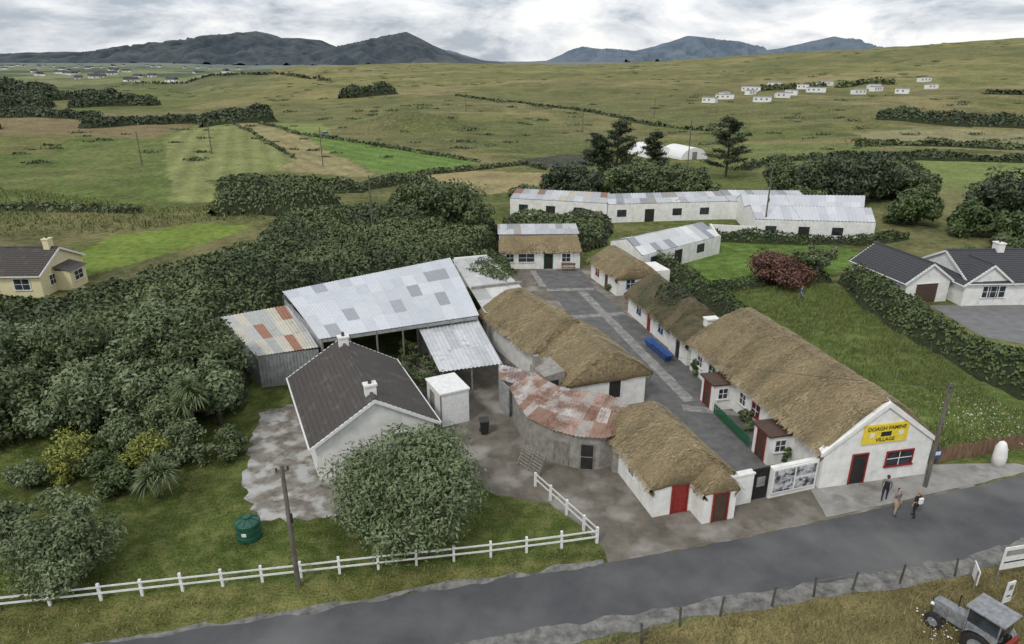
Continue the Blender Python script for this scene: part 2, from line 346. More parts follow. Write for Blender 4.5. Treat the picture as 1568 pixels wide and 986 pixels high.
def tileroof(p,W,L,e,r,mt,ov=.35,oe=.25,barge=WP):
    b=MB(); hw=W/2+ov; sl=(r-e)/(W/2); nc=int(math.hypot(hw,hw*sl)/.32); y0,y1=-oe,L+oe
    for sg in (-1,1):
        vs=[];fs=[]
        for i in range(nc):
            for q,up in ((i/nc,.0),((i+1)/nc,.045)):
                d=q*hw; z=r+.12-d*sl+up
                vs+=[(W/2+sg*d,y0,z),(W/2+sg*d,y1,z)]
        for i in range(2*nc-1): fs.append((2*i,2*i+1,2*i+3,2*i+2))
        b.add(vs,fs,mt)
        zz=r+.1-hw*sl; b.tube([(W/2+sg*(hw+.05),y0,zz),(W/2+sg*(hw+.05),y1,zz)],.06,WP,6)
        for y in (y0,y1):
            yy=y if y<0 else y-.06
            b.add([(W/2,yy-.03,r+.14),(W/2,yy-.03,r-.1),(W/2+sg*hw,yy-.03,zz-.16),(W/2+sg*hw,yy-.03,zz+.06),(W/2,yy+.06,r+.14),(W/2,yy+.06,r-.1),(W/2+sg*hw,yy+.06,zz-.16),(W/2+sg*hw,yy+.06,zz+.06)],[(0,1,2,3),(7,6,5,4),(0,3,7,4),(1,5,6,2),(3,2,6,7)],barge)
    n=int((y1-y0)/.33)
    for i in range(1,n):
        y=y0+(y1-y0)*i/n
        for sg in (-1,1): b.add([(W/2+sg*.1,y-.02,r+.13-.1*sl),(W/2+sg*.1,y+.02,r+.13-.1*sl),(W/2+sg*hw,y+.02,r+.155-hw*sl),(W/2+sg*hw,y-.02,r+.155-hw*sl)],[(0,1,2,3)],mt)
    b.tube([(W/2,y0,r+.14),(W/2,y1,r+.14)],.11,mt,8)
    b.obj('tiled_roof',p)
def chimney(p,x,y,z0,z1,mt=W_,s=.45,pots=1):
    b=MB(); b.box(x-s,x+s,y-s*.7,y+s*.7,z0,z1,mt); b.box(x-s-.07,x+s+.07,y-s*.7-.07,y+s*.7+.07,z1,z1+.12,mt)
    for i in range(pots):
        xx=x+(i-(pots-1)/2)*.4; b.tube([(xx,y,z1+.1),(xx,y,z1+.4)],[.12,.1],BROWN,10)
    b.obj('chimney',p)
def corrug(name,A,B,pal,mt,rows=3,parent=None,per=.28,amp=.03,seed=1,pw=.9,cam=0.):
    A=np.array(A,float);B=np.array(B,float); R=np.random.default_rng(seed)
    def res(P,n):
        d=np.concatenate([[0],np.cumsum(np.linalg.norm(np.diff(P,axis=0),axis=1))]); t=np.linspace(0,d[-1],n)
        return np.stack([np.interp(t,d,P[:,i]) for i in range(3)],-1),d[-1]
    L=max(res(A,2)[1],res(B,2)[1]); n=int(L/per*4)+1
    a,_=res(A,n); b,_=res(B,n); t=np.linspace(0,L,n); wv=np.sin(2*np.pi*t/per)*amp
    m=rows*2+1; q=np.linspace(0,1,m)[:,None,None]; G=a[None]*(1-q)+b[None]*q; G[...,2]+=wv[None]+cam*4*(q[...,0]*(1-q[...,0]))
    G[...,2]+=((t%pw)<per*.3)[None]*.02
    I=np.arange(m*n).reshape(m,n); F=np.stack([I[:-1,:-1],I[:-1,1:],I[1:,1:],I[1:,:-1]],-1).reshape(-1,4)
    w=np.array([x[1] for x in pal],float); w/=w.sum(); cs=np.array([x[0] for x in pal],float)
    pid=(np.floor(t[:-1]/pw)).astype(int); np_=pid.max()+1; ch=R.choice(len(pal),(rows,np_),p=w); br=R.uniform(.9,1.06,(rows,np_))
    fc=np.empty((m-1,n-1,4))
    for i in range(m-1):
        fc[i,:,:3]=cs[ch[i//2][pid]]*br[i//2][pid][:,None]; fc[i,:,3]=1
    return npmesh(name,G.reshape(-1,3),F,mt,parent,col=('FACE',fc.reshape(-1,4)),smooth=False)
GAL=[((.50,.52,.54),6),((.40,.42,.44),2),((.28,.30,.32),.8),((.60,.62,.64),2)]
GALP=[((.55,.57,.60),7),((.50,.52,.55),3),((.60,.62,.64),3)]
MIX=[((.46,.48,.50),4),((.26,.14,.09),1.4),((.60,.61,.62),2),((.32,.19,.13),.8),((.52,.47,.36),1)]
RST=[((.32,.30,.28),2),((.24,.12,.07),3),((.36,.26,.20),2),((.17,.08,.05),2)]
# ================================================================== GROUND
def build_ground():
    ys=[8.0]
    while ys[-1]<9500: ys.append(ys[-1]*1.0095 if ys[-1]>27 else ys[-1]+.26)
    ys=np.array(ys); us=np.linspace(-1.7,1.7,680); U,Y=np.meshgrid(us,ys); X=U*(Y+12)
    Z=terr(X,Y); jx=X+(fbm(X,Y,7,2,2)-.5)*3*sst(60,140,Y); jy=Y+(fbm(X,Y,7,4,2)-.5)*3*sst(60,140,Y)
    c=np.zeros(X.shape+(3,)); A=lambda *q:np.array(q)
    n1=fbm(X,Y,45,1,5)[...,None]; n2=fbm(X,Y,12,3,4)[...,None]; n3=fbm(X,Y,180,2,3)[...,None]; n4=fbm(X*.5,Y*2,8,4,3)[...,None]; n5=fbm(X,Y,30,5,4)[...,None]; n6=fbm(X*.6,Y*1.3,75,0,5)[...,None]
    g=A(.112,.142,.042); o=A(.225,.215,.088); t=A(.30,.24,.135); dk=A(.065,.08,.034)
    c[:]=g
    hill=sst(150,420,Y)[...,None]*sst(-.5,-.3,X/Y)[...,None]
    c=c*(1-hill*.85)+o*hill*.85*(.7+.5*n1)
    k=sst(.48,.64,n1); c=c*(1-k*.5)+t*k*.5
    k=sst(.50,.60,n2); c=c*(1-k*.5)+dk*k*.5
    k=sst(.53,.66,n4); c=c*(1-k*.45)+A(.26,.235,.11)*k*.45
    k=sst(.56,.64,n5); c=c*(1-k*.35)+A(.10,.135,.045)*k*.35
    k=sst(.54,.62,n6); c=c*(1-k*.45)+A(.115,.125,.055)*k*.45
    c*=(.8+.4*n3)
    def pf(P,col,a=1.,tx=.25,stripe=None):
        nonlocal c
        m=inpoly(jx,jy,P)[...,None]; cc=A(*col)*(1-tx+2*tx*fbm(X,Y,3,1,3)[...,None])*(.9+.2*fbm(X,Y,16,2,3)[...,None])
        if stripe: cc=cc*(1+.13*np.sin((X*stripe[0]+Y*stripe[1])*2*math.pi/stripe[2]))[...,None]
        c=np.where(m,c*(1-a)+cc*a,c)
    pf([(-77,116),(-120,190),(-175,170),(-140,95),(-81,103)],(.095,.145,.036),.6,.6)
    pf([(-57,120),(-61,124),(-109,221),(-150,240),(-125,190),(-78,118)],(.11,.16,.042),.55,.6)
    pf([(-170,235),(-115,225),(-131,293),(-190,330),(-260,330)],(.22,.165,.095),.8)
    pf([(-190,175),(-125,190),(-150,240),(-260,250),(-300,220)],(.16,.16,.06),.6,.5)
    pf([(-109,221),(-131,293),(-114,286),(-78,220),(-55,177),(-53,158),(-64,146),(-52,122),(-61,122)],(.215,.24,.092),.95,.12,(.94,.35,4.6))
    pf([(-112,281),(-100,279),(-64,219),(-31,155),(-32,149),(-53,158),(-55,177),(-78,220)],(.30,.26,.135),.9,.15,(.87,.49,3.8))
    pf([(-66,224),(-61,231),(-14,183),(-8,171),(-21,153),(-30,155)],(.125,.215,.05),.95,.12,(.75,.66,5))
    pf([(-26,146),(-13,158),(10,155),(9,142),(-4,128),(-19,135)],(.35,.29,.15),.9,.2)
    pf([(-57,84),(-58,97),(-48,105),(-40,103),(-41,97),(-46,86),(-51,76)],(.165,.235,.045),1,.08)
    pf([(1,177),(12,188),(21,189),(18,165),(6,162)],(.055,.06,.055),.9,.3)
    pf([(99,177),(128,174),(130,150),(96,126),(81,138)],(.19,.235,.078),.95,.12)
    pf([(115,241),(185,235),(150,186),(107,202)],(.26,.245,.135),.9,.15)
    pf([(-99,277),(-72,269),(-61,237),(-70,231)],(.20,.25,.078),.9,.12)
    pf([(60,215),(105,205),(95,170),(60,160)],(.13,.18,.055),.7,.2)
    pf([(22.3,88.3),(30,95),(41.9,93.6),(47,86.7),(36,75.4),(22.2,71.9)],(.11,.185,.040),1,.25)
    pf([(-60,16),(-18.2,22.9),(4.9,28.1),(4.6,31),(-.9,34),(-5,40),(-10,48),(-30,50),(-70,45)],(.088,.118,.030),1,.35)
    pf([(-60,13),(-18.2,21),(4.9,27),(5.5,28.6),(-15.9,26.1),(-24,24.8),(-60,19)],(.135,.145,.045),.9,.35)
    pf([(22,72),(36,75),(39,70),(38.5,45),(60,50),(60,42),(27,36.5),(25.5,37.5),(22,60)],(.105,.15,.04),1,.4)
    pf([(-60,8),(60,8),(60,30),(27,28.5),(16.5,26.6),(4.5,23),(-2,22),(-30,18)],(.21,.18,.08),1,.35)
    far=sst(450,900,Y)*(X/Y<-.33)
    cx=np.floor(X/95+.6*vn(X,Y,300,1)).astype(int); cy=np.floor(Y/170+.6*vn(X,Y,300,2)).astype(int)
    hsh=TB[0][cx%256,cy%256]; pal=np.array([(.12,.17,.06),(.18,.21,.09),(.08,.12,.06),(.21,.22,.12),(.06,.085,.055)])
    pc=pal[(hsh*5).astype(int)]; c=c*(1-far[...,None])+pc*far[...,None]
    haze=sst(500,4500,Y)[...,None]*.62; c=c*(1-haze)+A(.17,.21,.25)*haze  # aerial haze painted into the land colour, bluer with distance
    ny,nx=X.shape; V=np.stack([X,Y,Z],-1).reshape(-1,3); I=np.arange(nx*ny).reshape(ny,nx)
    F=np.stack([I[:-1,:-1],I[:-1,1:],I[1:,1:],I[1:,:-1]],-1).reshape(-1,4)
    cc=np.concatenate([c,np.ones(X.shape+(1,))],-1).reshape(-1,4)
    m,nt,b=newmat('pasture'); L=nt.links.new
    at=N(nt,'ShaderNodeAttribute'); at.attribute_name='Col'; tc=N(nt,'ShaderNodeTexCoord')
    prev=at.outputs['Color']
    for sc,lo,hi,dt in ((8,.55,1.45,3),(.9,.66,1.34,5),(.13,.78,1.22,5)):
        no=N(nt,'ShaderNodeTexNoise'); no.inputs['Scale'].default_value=sc; no.inputs['Detail'].default_value=dt; no.inputs['Roughness'].default_value=.65; L(tc.outputs['Object'],no.inputs['Vector'])
        mr=N(nt,'ShaderNodeMapRange'); mr.inputs[1].default_value=.32; mr.inputs[2].default_value=.68; mr.inputs[3].default_value=lo; mr.inputs[4].default_value=hi; L(no.outputs[0],mr.inputs[0])
        mu=N(nt,'ShaderNodeMixRGB',blend_type='MULTIPLY'); mu.inputs[0].default_value=1; L(prev,mu.inputs[1]); L(mr.outputs[0],mu.inputs[2]); prev=mu.outputs[0]
        if sc==8: bn=no
        if sc==.9: mid=no
    mr=N(nt,'ShaderNodeMapRange'); mr.inputs[1].default_value=.48; mr.inputs[2].default_value=.74; mr.inputs[4].default_value=.55; L(mid.outputs[0],mr.inputs[0])
    mx=N(nt,'ShaderNodeMixRGB'); mx.inputs[2].default_value=(.245,.205,.10,1); L(mr.outputs[0],mx.inputs[0]); L(prev,mx.inputs[1])
    L(mx.outputs[0],b.inputs['Base Color']); b.inputs['Roughness'].default_value=1; b.inputs['Specular IOR Level'].default_value=.1
    bp=N(nt,'ShaderNodeBump'); bp.inputs['Distance'].default_value=.12; L(bn.outputs[0],bp.inputs['Height']); L(bp.outputs[0],b.inputs['Normal'])
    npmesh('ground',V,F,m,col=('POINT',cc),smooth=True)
build_ground()
def mountain(name,D0,prof,col1,col2,depth,seed,up=1.0):
    kx=D0/1045/1.07; kz=D0*.00076
    xs=np.array([(p-784)*kx for p,_ in prof]); zs=np.array([24+(90-q)*kz*up for _,q in prof])
    n=620; m=60; X=np.linspace(xs[0],xs[-1],n); T=np.linspace(0,1.5,m); G,TT=np.meshgrid(X,T); u=D0/6000
    R=np.interp(G,xs,zs)+(fbm(G,G*0,90*u,seed,4)-.5)*13*u
    sh=np.where(TT<1,sst(0,1,TT)**.9*.55+.45*TT,1-.8*(TT-1)); Y=D0-depth*(1-TT)
    rid=1-np.abs(2*fbm(G,Y*.6,210*u,seed+1,5)-1)*2
    Z=-25+(R+25)*sh+(rid-.6)*80*u*np.minimum(1,3*np.abs(TT-1))*np.clip((R-10)/100,.05,1)*np.where(TT<1,1,.3)
    V=np.stack([G,Y,Z],-1).reshape(-1,3); I=np.arange(n*m).reshape(m,n); F=np.stack([I[:-1,:-1],I[:-1,1:],I[1:,1:],I[1:,:-1]],-1).reshape(-1,4)
    mt=mat(name+'_hazed_slope',col1,col2,.006*6000/D0,1,0,detail=10,lo=.4,hi=.62); npmesh(name,V,F,mt,smooth=True)  # slope colours carry painted blue-grey haze
mountain('mountain_range',6000,[(-500,98),(-200,95),(0,86),(60,83),(100,80),(180,82),(240,74),(285,65),(318,61),(330,63),(345,55),(375,53),(400,50),(425,56),(435,60),(465,60),(495,63),(512,72),(528,75),(555,69),(590,59),(625,51),(645,60),(665,71),(690,82),(740,93),(800,99)],(.028,.042,.056),(.072,.09,.095),1900,1,1.14)
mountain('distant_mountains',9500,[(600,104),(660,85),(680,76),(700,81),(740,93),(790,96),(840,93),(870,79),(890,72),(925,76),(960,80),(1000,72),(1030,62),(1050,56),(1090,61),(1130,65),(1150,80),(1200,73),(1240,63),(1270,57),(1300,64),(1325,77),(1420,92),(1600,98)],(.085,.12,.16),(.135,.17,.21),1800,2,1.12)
# ================================================================== SHEETS
UP=[(-60,15),(-40,19.2),(-18.2,22.9),(-8.7,25),(-2.7,26.5),(4.9,28.1),(12.1,29.9),(18.5,31.8),(27.7,34.7),(31.6,35.9),(45,40.5),(75,52)]
LO=[(-60,10.5),(-40,14.8),(-18,18.9),(-8.5,21.2),(-2.4,22.7),(4.4,24.1),(9.7,25.3),(16.5,26.6),(23.2,28.1),(27,29.3),(42,34.5),(75,47)]
sheet('road',UP+LO[::-1],.012,ROAD,.05,.5)
strip('road_grit_edge',LO,-.75,.3,.0165,GRIT,1)
strip('road_grit_edge',UP[:6],-.12,.2,.0165,GRIT,2)
sheet('yard',[(4.9,28.1),(12.1,29.9),(18.5,31.8),(27.9,34.8),(26.5,37),(22,60),(15,70),(9.8,80.6),(1.0,80.6),(-4,60),(-10,52),(-9,46),(-5.5,39),(-3.5,36.5),(-.9,33.8),(2.1,33.2),(3.5,31.4),(4.6,29.7)],.0075,YARD,.1)
sheet('pavement',[(17.6,31.75),(27.9,34.9),(33,36.6),(32,37.2),(26.3,37.1),(17.9,34.9)],.024,APRON,.05)
sheet('pavement',[(5.6,28.5),(12.1,30.1),(17.3,31.7),(17.4,33.2),(12.5,31.6),(7.8,31.2),(6.5,30.6)],.0205,YARD,.1)
sheet('lane',[(10.5,45.6),(2.1,79.6),(8.4,79.6),(9.2,73),(12.2,62),(15.0,51),(18,35.5),(12.5,33.2),(11,38)],.016,LANE,.1)
for i,P in enumerate(([(12.9,45.5),(13.8,45.8),(8.2,71.4),(7.3,71.4)],[(3.9,71.6),(9.2,71.9),(9.2,72.8),(3.8,72.5)],[(5.6,63.0),(11.5,64.2),(11.3,65),(5.4,63.8)],[(12.5,44.2),(16.3,43.3),(16.3,44.1),(12.6,45.1)],[(3.1,73),(3.9,73),(2.9,79.5),(2.2,79.5)])):
    sheet('pale_path',P,.021+.004*i,PALE,.05)
sheet('gravel_yard',[(-18.4,43.9),(-16.3,45.2),(-14.5,44),(-11.8,35.6),(-9.2,37),(-8.6,34.5),(-9.3,31.9),(-14.2,31.4),(-16.4,35.1)],.012,GRAV,.25,.4)
sheet('driveway',[(43.5,67),(70,68),(72,48),(52,52),(43.5,58.5)],.012,mat('drive_tarmac',(.14,.14,.145),(.20,.20,.20),1,.8),.05)
# ================================================================== LONG HOUSE
A=empty('thatched_longhouse',18.3,34.5,12.1)
gable_walls(A,7.4,17.2,2.65,5.35,W_,tb=.3,top=False)
thatch(A,7.4,17.2,2.75,5.35,hf=0,hb=1.3,seed=2,ov=.3,oe=.0,n_str=80)
b=MB()
for sg in (-1,1):
    x1=3.7+sg*3.95; b.add([(3.7,-.12,5.45),(x1,-.12,2.5),(x1,-.12,2.25),(3.7,-.12,5.1),(3.7,.25,5.6),(x1,.25,2.65),(x1,.25,2.25),(3.7,.25,5.1)],[(0,1,2,3),(7,6,5,4),(4,5,1,0),(1,5,6,2)],W_)
b.obj('gable_coping',A)
opening(A,'F',2.0,0,.95,2.05,RED,DARK,0,'door',False); opening(A,'F',4.35,1.0,1.75,.95,RED,GLASS,0)
for y,m in ((6.9,RED),(8.6,WP),(13.2,GREENP),(15.2,WP)): opening(A,'L',y,1,.75,.85,m,GLASS,0)
for y0 in (2.9,10.2):
    b=MB(); b.box(-1.65,-.003,y0,y0+1.8,-.05,2.05,W_); b.box(-1.8,-.004,y0-.15,y0+1.95,2.05,2.17,BROWN); b.obj('porch',A)
    opening(A,'L',y0+.45,0,.85,1.9,RED,BROWN,-1.65,'porch_door',False); opening(A,'F',-1.25,.95,.7,.8,WP,GLASS,y0,'porch_window')
b=MB()
for i in range(22): b.box(-1.7,-1.65,5.1+i*.22,5.2+i*.22,.05,.85,GREENP)
b.box(-1.66,-1.6,5,9.9,.3,.36,GREENP); b.box(-1.66,-1.6,5,9.9,.65,.71,GREENP); b.obj('green_picket_rail',A)
b=MB(); b.box(2.35,5.35,-.1,-.02,2.75,4.0,YEL); b.obj('sign_board',A)
def text(s,x,y,z,size,mt,parent,name='lettering'):
    t=D.curves.new(name,'FONT'); t.body=s; t.size=size; t.align_x='CENTER'; t.extrude=.004; t.offset=.006; t.materials.append(mt)
    o=link(D.objects.new(name,t),parent); o.location=(x,y,z); o.rotation_euler=(math.radians(90),0,0); return o
text('DOAGH FAMINE',3.85,-.107,3.62,.35,BLK,A); text('VILLAGE',3.85,-.107,2.87,.35,BLK,A)
b=MB(); b.box(3.5,4.2,-.115,-.102,3.2,3.5,BLK); b.box(2.75,3.05,-.115,-.102,3.2,3.48,WP); b.box(4.7,5.0,-.115,-.102,3.2,3.48,WP); b.obj('sign_emblem',A)
b=MB(); b.tube([(4.05,.3,5.4),(4.05,.3,7.2)],.02,GWOOD,6); b.obj('aerial_mast',A)
# ================================================================== FRONT WALL with gate and poster
Fw=empty('whitewashed_wall',12.15,32.6,18)
b=MB(); b.box(0,1.75,0,.35,-.1,1.95,W_); b.box(2.95,6.25,0,.3,-.1,2.05,W_); b.box(-.05,1.8,-.05,.4,1.95,2.05,W_); b.obj('wall',Fw)
Gt=empty('black_gate',13.8,33.15,18)
b=MB(); b.box(0,1.15,.1,.16,.08,2.15,BLK)
for i in range(6): b.box(.05+i*.2,.09+i*.2,.06,.1,.1,2.1,BLK)
b.box(.3,.85,.04,.058,.95,1.6,PALE); b.obj('gate_leaf',Gt)
Po=empty('photo_poster',15.0,33.5,18)
pm=mat('poster_print',(.03,.03,.035),(.55,.56,.58),2.2,.5,0,(1,1,1.4),6,.42,.56,c3=(.10,.12,.13),s3=1.1)
b=MB(); b.box(0,3.1,-.09,-.01,.35,2.0,WP); b.box(.1,3.0,-.10,-.091,.45,1.9,pm); b.box(1.5,1.6,-.104,-.1005,.45,1.9,WP); b.box(1.6,3.0,-.104,-.1005,1.15,1.22,WP); b.obj('poster_board',Po)
# ================================================================== cottages near
C=cottage('thatched_cottage',7.85,31.75,16,4.5,6.6,2.2,3.85,hf=.3,hb=1.6,seed=4,oe=.25,n_str=85)
opening(C,'F',1.15,0,.9,1.95,RED,RED,0,'red_door',False)
b=MB(); b.box(2.35,4.35,-1.3,-.003,-.1,2.1,W_); b.obj('porch',C)
pr=D.objects.new('porch_roof',None); link(pr,C); pr.location=(2.35,-1.3,0); thatch(pr,2.0,1.6,2.15,2.75,hf=.4,hb=0,seed=6,ov=.2,oe=.12,n_str=85)
opening(C,'F',2.95,0,.85,1.85,RED,BROWN,-1.3,'porch_door',False); opening(C,'L',2.5,1,.7,.8,WP,GLASS,0)
B1=cottage('thatched_house',4.2,43.6,19,6,7,2.55,4.3,hf=.3,hb=.3,seed=8,ov=.4,n_str=85)
opening(B1,'F',3.0,.8,.95,1.5,WP,DARK,0,'half_door',False); opening(B1,'R',2,1,.8,.8,GREENP,GLASS,6)
B2=cottage('thatched_house',1.9,48.9,27,5.8,10,2.65,4.6,hf=.3,hb=1.6,seed=9,ov=.4,n_str=85)
opening(B2,'R',3,1,.8,.8,RED,GLASS,5.8); opening(B2,'R',6,1,.8,.8,RED,GLASS,5.8)
B3=empty('stone_outhouse',2.3,43.4,24); b=MB(); b.add([(0,0,-.1),(1.6,0,-.1),(1.6,2.4,-.1),(0,2.4,-.1),(0,0,3.1),(1.6,0,3.3),(1.6,2.4,3.4),(0,2.4,3.1)],[(0,1,5,4),(1,2,6,5),(2,3,7,6),(3,0,4,7),(4,5,6,7)],STONE); b.box(.4,1.1,-.03,0.0,1.9,2.7,DARK); b.box(.1,.5,1.8,2.2,3.1,3.9,STONE); b.obj('walls',B3)
# ================================================================== curved rusty byre
Dd=empty('curved_stone_byre')
Fr=[(-.2,43.1,2.45),(.45,40.4,2.45),(1.0,38.7,2.45),(2.5,37.2,2.45),(4.0,36.4,2.45),(5.6,36.2,2.45),(7.3,37.0,2.45)]
Bk=[(1.6,44.4,3.0),(2.3,43.0,3.1),(3.1,42.0,3.15),(4.2,41.3,3.15),(5.4,41.2,3.15),(6.6,40.6,3.1),(7.7,39.2,3.0)]
corrug('rusty_roof',Fr,Bk,[((.42,.38,.35),3),((.30,.19,.14),3),((.42,.30,.25),2),((.52,.49,.46),2)],MR1,3,Dd,seed=3,per=.26,amp=.035,cam=.05)
b=MB(); fp=[(x+(3.2-x)*.07,y+(41-y)*.07) for x,y,_ in Fr]; bp_=[(x*.96+.15,y*.995) for x,y,_ in Bk]
loop=fp+bp_[::-1]; n=len(loop); b.add([(x,y,-.1) for x,y in loop]+[(x,y,2.36) for x,y in loop],[(i,(i+1)%n,(i+1)%n+n,i+n) for i in range(n)],STONE); b.obj('stone_walls',Dd)
def wallpanel(parent,p,q,t0,t1,z0,z1,mt,frame,name):
    p=Vector((p[0],p[1],0));q=Vector((q[0],q[1],0)); d=(q-p).normalized(); ang=math.atan2(d.y,d.x); M=Matrix.Translation(p)@Matrix.Rotation(ang,4,'Z'); b=MB()
    b.box(t0,t1,-.04,.05,z0,z1,mt,M); f=.07
    b.box(t0-f,t0,-.08,.05,z0,z1,frame,M);b.box(t1,t1+f,-.08,.05,z0,z1,frame,M);b.box(t0-f,t1+f,-.085,.05,z1,z1+f,frame,M); b.box(t0,t1,-.06,-.041,z0+(z1-z0)*.5-.03,z0+(z1-z0)*.5+.03,frame,M); return b.obj(name,parent)
wallpanel(Dd,fp[4],fp[5],.35,1.1,0,1.75,DARK,GWOOD,'byre_door'); wallpanel(Dd,fp[3],fp[4],.2,1.1,0,1.6,GWOOD,GWOOD,'plank_door')
b=MB(); b.box(6.2,8.0,36.2,38.6,-.1,2.2,STONE); b.obj('end_wall',Dd)
Hd=empty('timber_hurdle',.35,37.2,-50); b=MB(); M=Matrix.Rotation(math.radians(-25),4,'X')
for i in range(7): b.box(0,2.0,-.03,.03,.1+i*.2,.2+i*.2,GWOOD,M)
for x in (0,1,1.92): b.box(x,x+.08,-.07,-.03,0,1.5,GWOOD,M)
b.obj('slats',Hd)
# ================================================================== white bungalow
E=empty('white_bungalow',-11.75,35.4,24)
gable_walls(E,7.4,10.2,2.45,4.7,W_); tileroof(E,7.4,10.2,2.45,4.7,TILE)
chimney(E,3.7,.9,4.3,5.3,W_,.34); chimney(E,3.7,9.3,4.3,5.3,W_,.34)
opening(E,'F',4.6,1,1.1,1.1,WP,GLASS,0); opening(E,'R',2,1,1.3,1.1,WP,GLASS,7.4); opening(E,'R',6,0,.95,2,WP,BROWN,7.4,'back_door',False); opening(E,'L',2,1,1.3,1.1,WP,GLASS,0); opening(E,'L',6,1,1.3,1.1,WP,GLASS,0)
# ================================================================== sheds
def wallq(b,p,q,z0,z1,mt,t=.06):
    p=Vector((p[0],p[1],0));q=Vector((q[0],q[1],0)); M=Matrix.Translation(p)@Matrix.Rotation(math.atan2((q-p).y,(q-p).x),4,'Z'); L=(q-p).length; b.box(0,L,-t/2,t/2,z0,z1,mt,M)
S1=empty('corrugated_shed')
corrug('roof',[(-15.0,48.9,3.7),(-2.8,54.2,3.7)],[(-20.9,58.9,4.25),(-6.6,70.2,4.25)],[((.60,.62,.66),9),((.56,.59,.63),5),((.34,.36,.39),1.1)],MR0,5,S1,seed=12,pw=1.3,amp=.022,cam=.15)
b=MB()
wallq(b,(-20.7,58.6),(-6.8,69.9),0,4.1,TWALL); wallq(b,(-14.9,49.3),(-20.6,58.4),0,3.65,TWALL); wallq(b,(-6.6,69.8),(-3.0,54.6),0,3.6,TWALL)
for i in range(7):
    t=i/6; b.tube([(-14.8+11.8*t,49.1+5.1*t,0),(-14.8+11.8*t,49.1+5.1*t,3.7)],.08,GWOOD,6)
wallq(b,(-14.9,49.05),(-2.9,54.2),3.35,3.62,TWALL)
b.obj('walls_and_posts',S1)
S2=empty('rusty_tin_shed')
corrug('roof',[(-19.6,47.8,2.75),(-15.1,49.1,2.95)],[(-25.4,55.6,3.0),(-19.9,58.1,3.3)],[((.56,.53,.44),5),((.33,.15,.09),1.2),((.50,.51,.50),2),((.42,.44,.42),1)],MR2,3,S2,seed=4,amp=.028)
b=MB()
for k,(p,q) in enumerate((((-19.5,48.0),(-15.2,49.2)),((-25.2,55.4),(-19.5,48.0)))): wallq(b,p,q,0,2.75,TWALL)
d=Vector((4.3,1.2,0)).normalized()
for i in range(18):
    p=Vector((-19.5,47.95,0))+d*(i*.25); b.tube([(p.x,p.y,0),(p.x,p.y,2.7)],.045,TWALL,5)
b.obj('tin_walls',S2)
S3=empty('lean_to_shed')
corrug('roof',[(-5.3,45.4,2.55),(-.7,46.9,2.55)],[(-8.4,54.5,3.3),(-3.4,56.4,3.3)],[((.60,.62,.64),6),((.52,.54,.56),3)],MR2,3,S3,seed=6,amp=.04,per=.34)
corrug('roof_patch',[(-.9,44.5,2.4),(1.0,43.1,2.45)],[(-1.0,46.7,2.6),(1.6,45.3,2.6)],[((.46,.48,.50),4),((.38,.24,.18),2),((.55,.56,.57),2),((.40,.46,.50),1)],MR1,2,S3,seed=7,amp=.03,pw=.7)
b=MB()
for x,y in ((-5.1,45.7),(-3.0,46.4),(-.9,47.1),(-7.9,54),(-6.5,50)): b.tube([(x,y,0),(x,y,2.6)],.07,GWOOD,6)
wallq(b,(-.9,44.7),(-.2,43.2),0,2.35,TWALL); wallq(b,(-.9,44.9),(-1.0,46.6),0,2.4,TWALL); wallq(b,(-8.2,54.4),(-3.2,56.2),0,3.0,TWALL); b.obj('posts',S3)
S4=empty('back_shed')
corrug('roof',[(-2.4,56.6,3.0),(2.6,58.6,3.0)],[(-6.6,72.8,3.3),(-2.6,74.2,3.3)],[((.55,.56,.56),6),((.40,.41,.40),2),((.62,.62,.60),2),((.35,.30,.24),.7)],MR2,5,S4,seed=9,pw=1.6)
b=MB(); wallq(b,(-2.3,56.8),(2.4,58.7),0,2.9,W_,.2); wallq(b,(2.4,58.8),(-2.8,74),0,2.9,W_,.2); wallq(b,(-6.4,72.8),(-2.8,74),0,3.5,W_,.2); wallq(b,(-3.9,63),(1.0,64.8),2.9,3.35,STONE,.3); b.obj('walls',S4)
Bx=empty('white_cabin',-4.9,41.75,27); b=MB(); b.box(0,2.1,0,2.7,0,2.5,WP); b.box(-.08,2.18,-.08,2.78,2.5,2.62,WP); b.box(-.02,.0,1.2,2.1,.1,2.1,GWOOD); b.box(2.1,2.13,.0,.08,0,2.5,GWOOD); b.box(-.03,.05,-.03,.05,0,2.5,GWOOD); b.obj('cabin_body',Bx)
Wb=empty('wheelie_bin',-1.9,41.0,10); b=MB()
b.add([(-.24,-.27,.08),(.24,-.27,.08),(.24,.27,.08),(-.24,.27,.08),(-.3,-.36,1.0),(.3,-.36,1.0),(.3,.36,1.0),(-.3,.36,1.0)],[(3,2,1,0),(4,5,6,7),(0,1,5,4),(1,2,6,5),(2,3,7,6),(3,0,4,7)],BLK); b.box(-.33,.33,-.4,.38,1.0,1.07,BLK)
b.tube([(-.3,.3,.12),(-.2,.3,.12)],.12,RUB,10); b.tube([(.2,.3,.12),(.3,.3,.12)],.12,RUB,10); b.obj('bin',Wb)
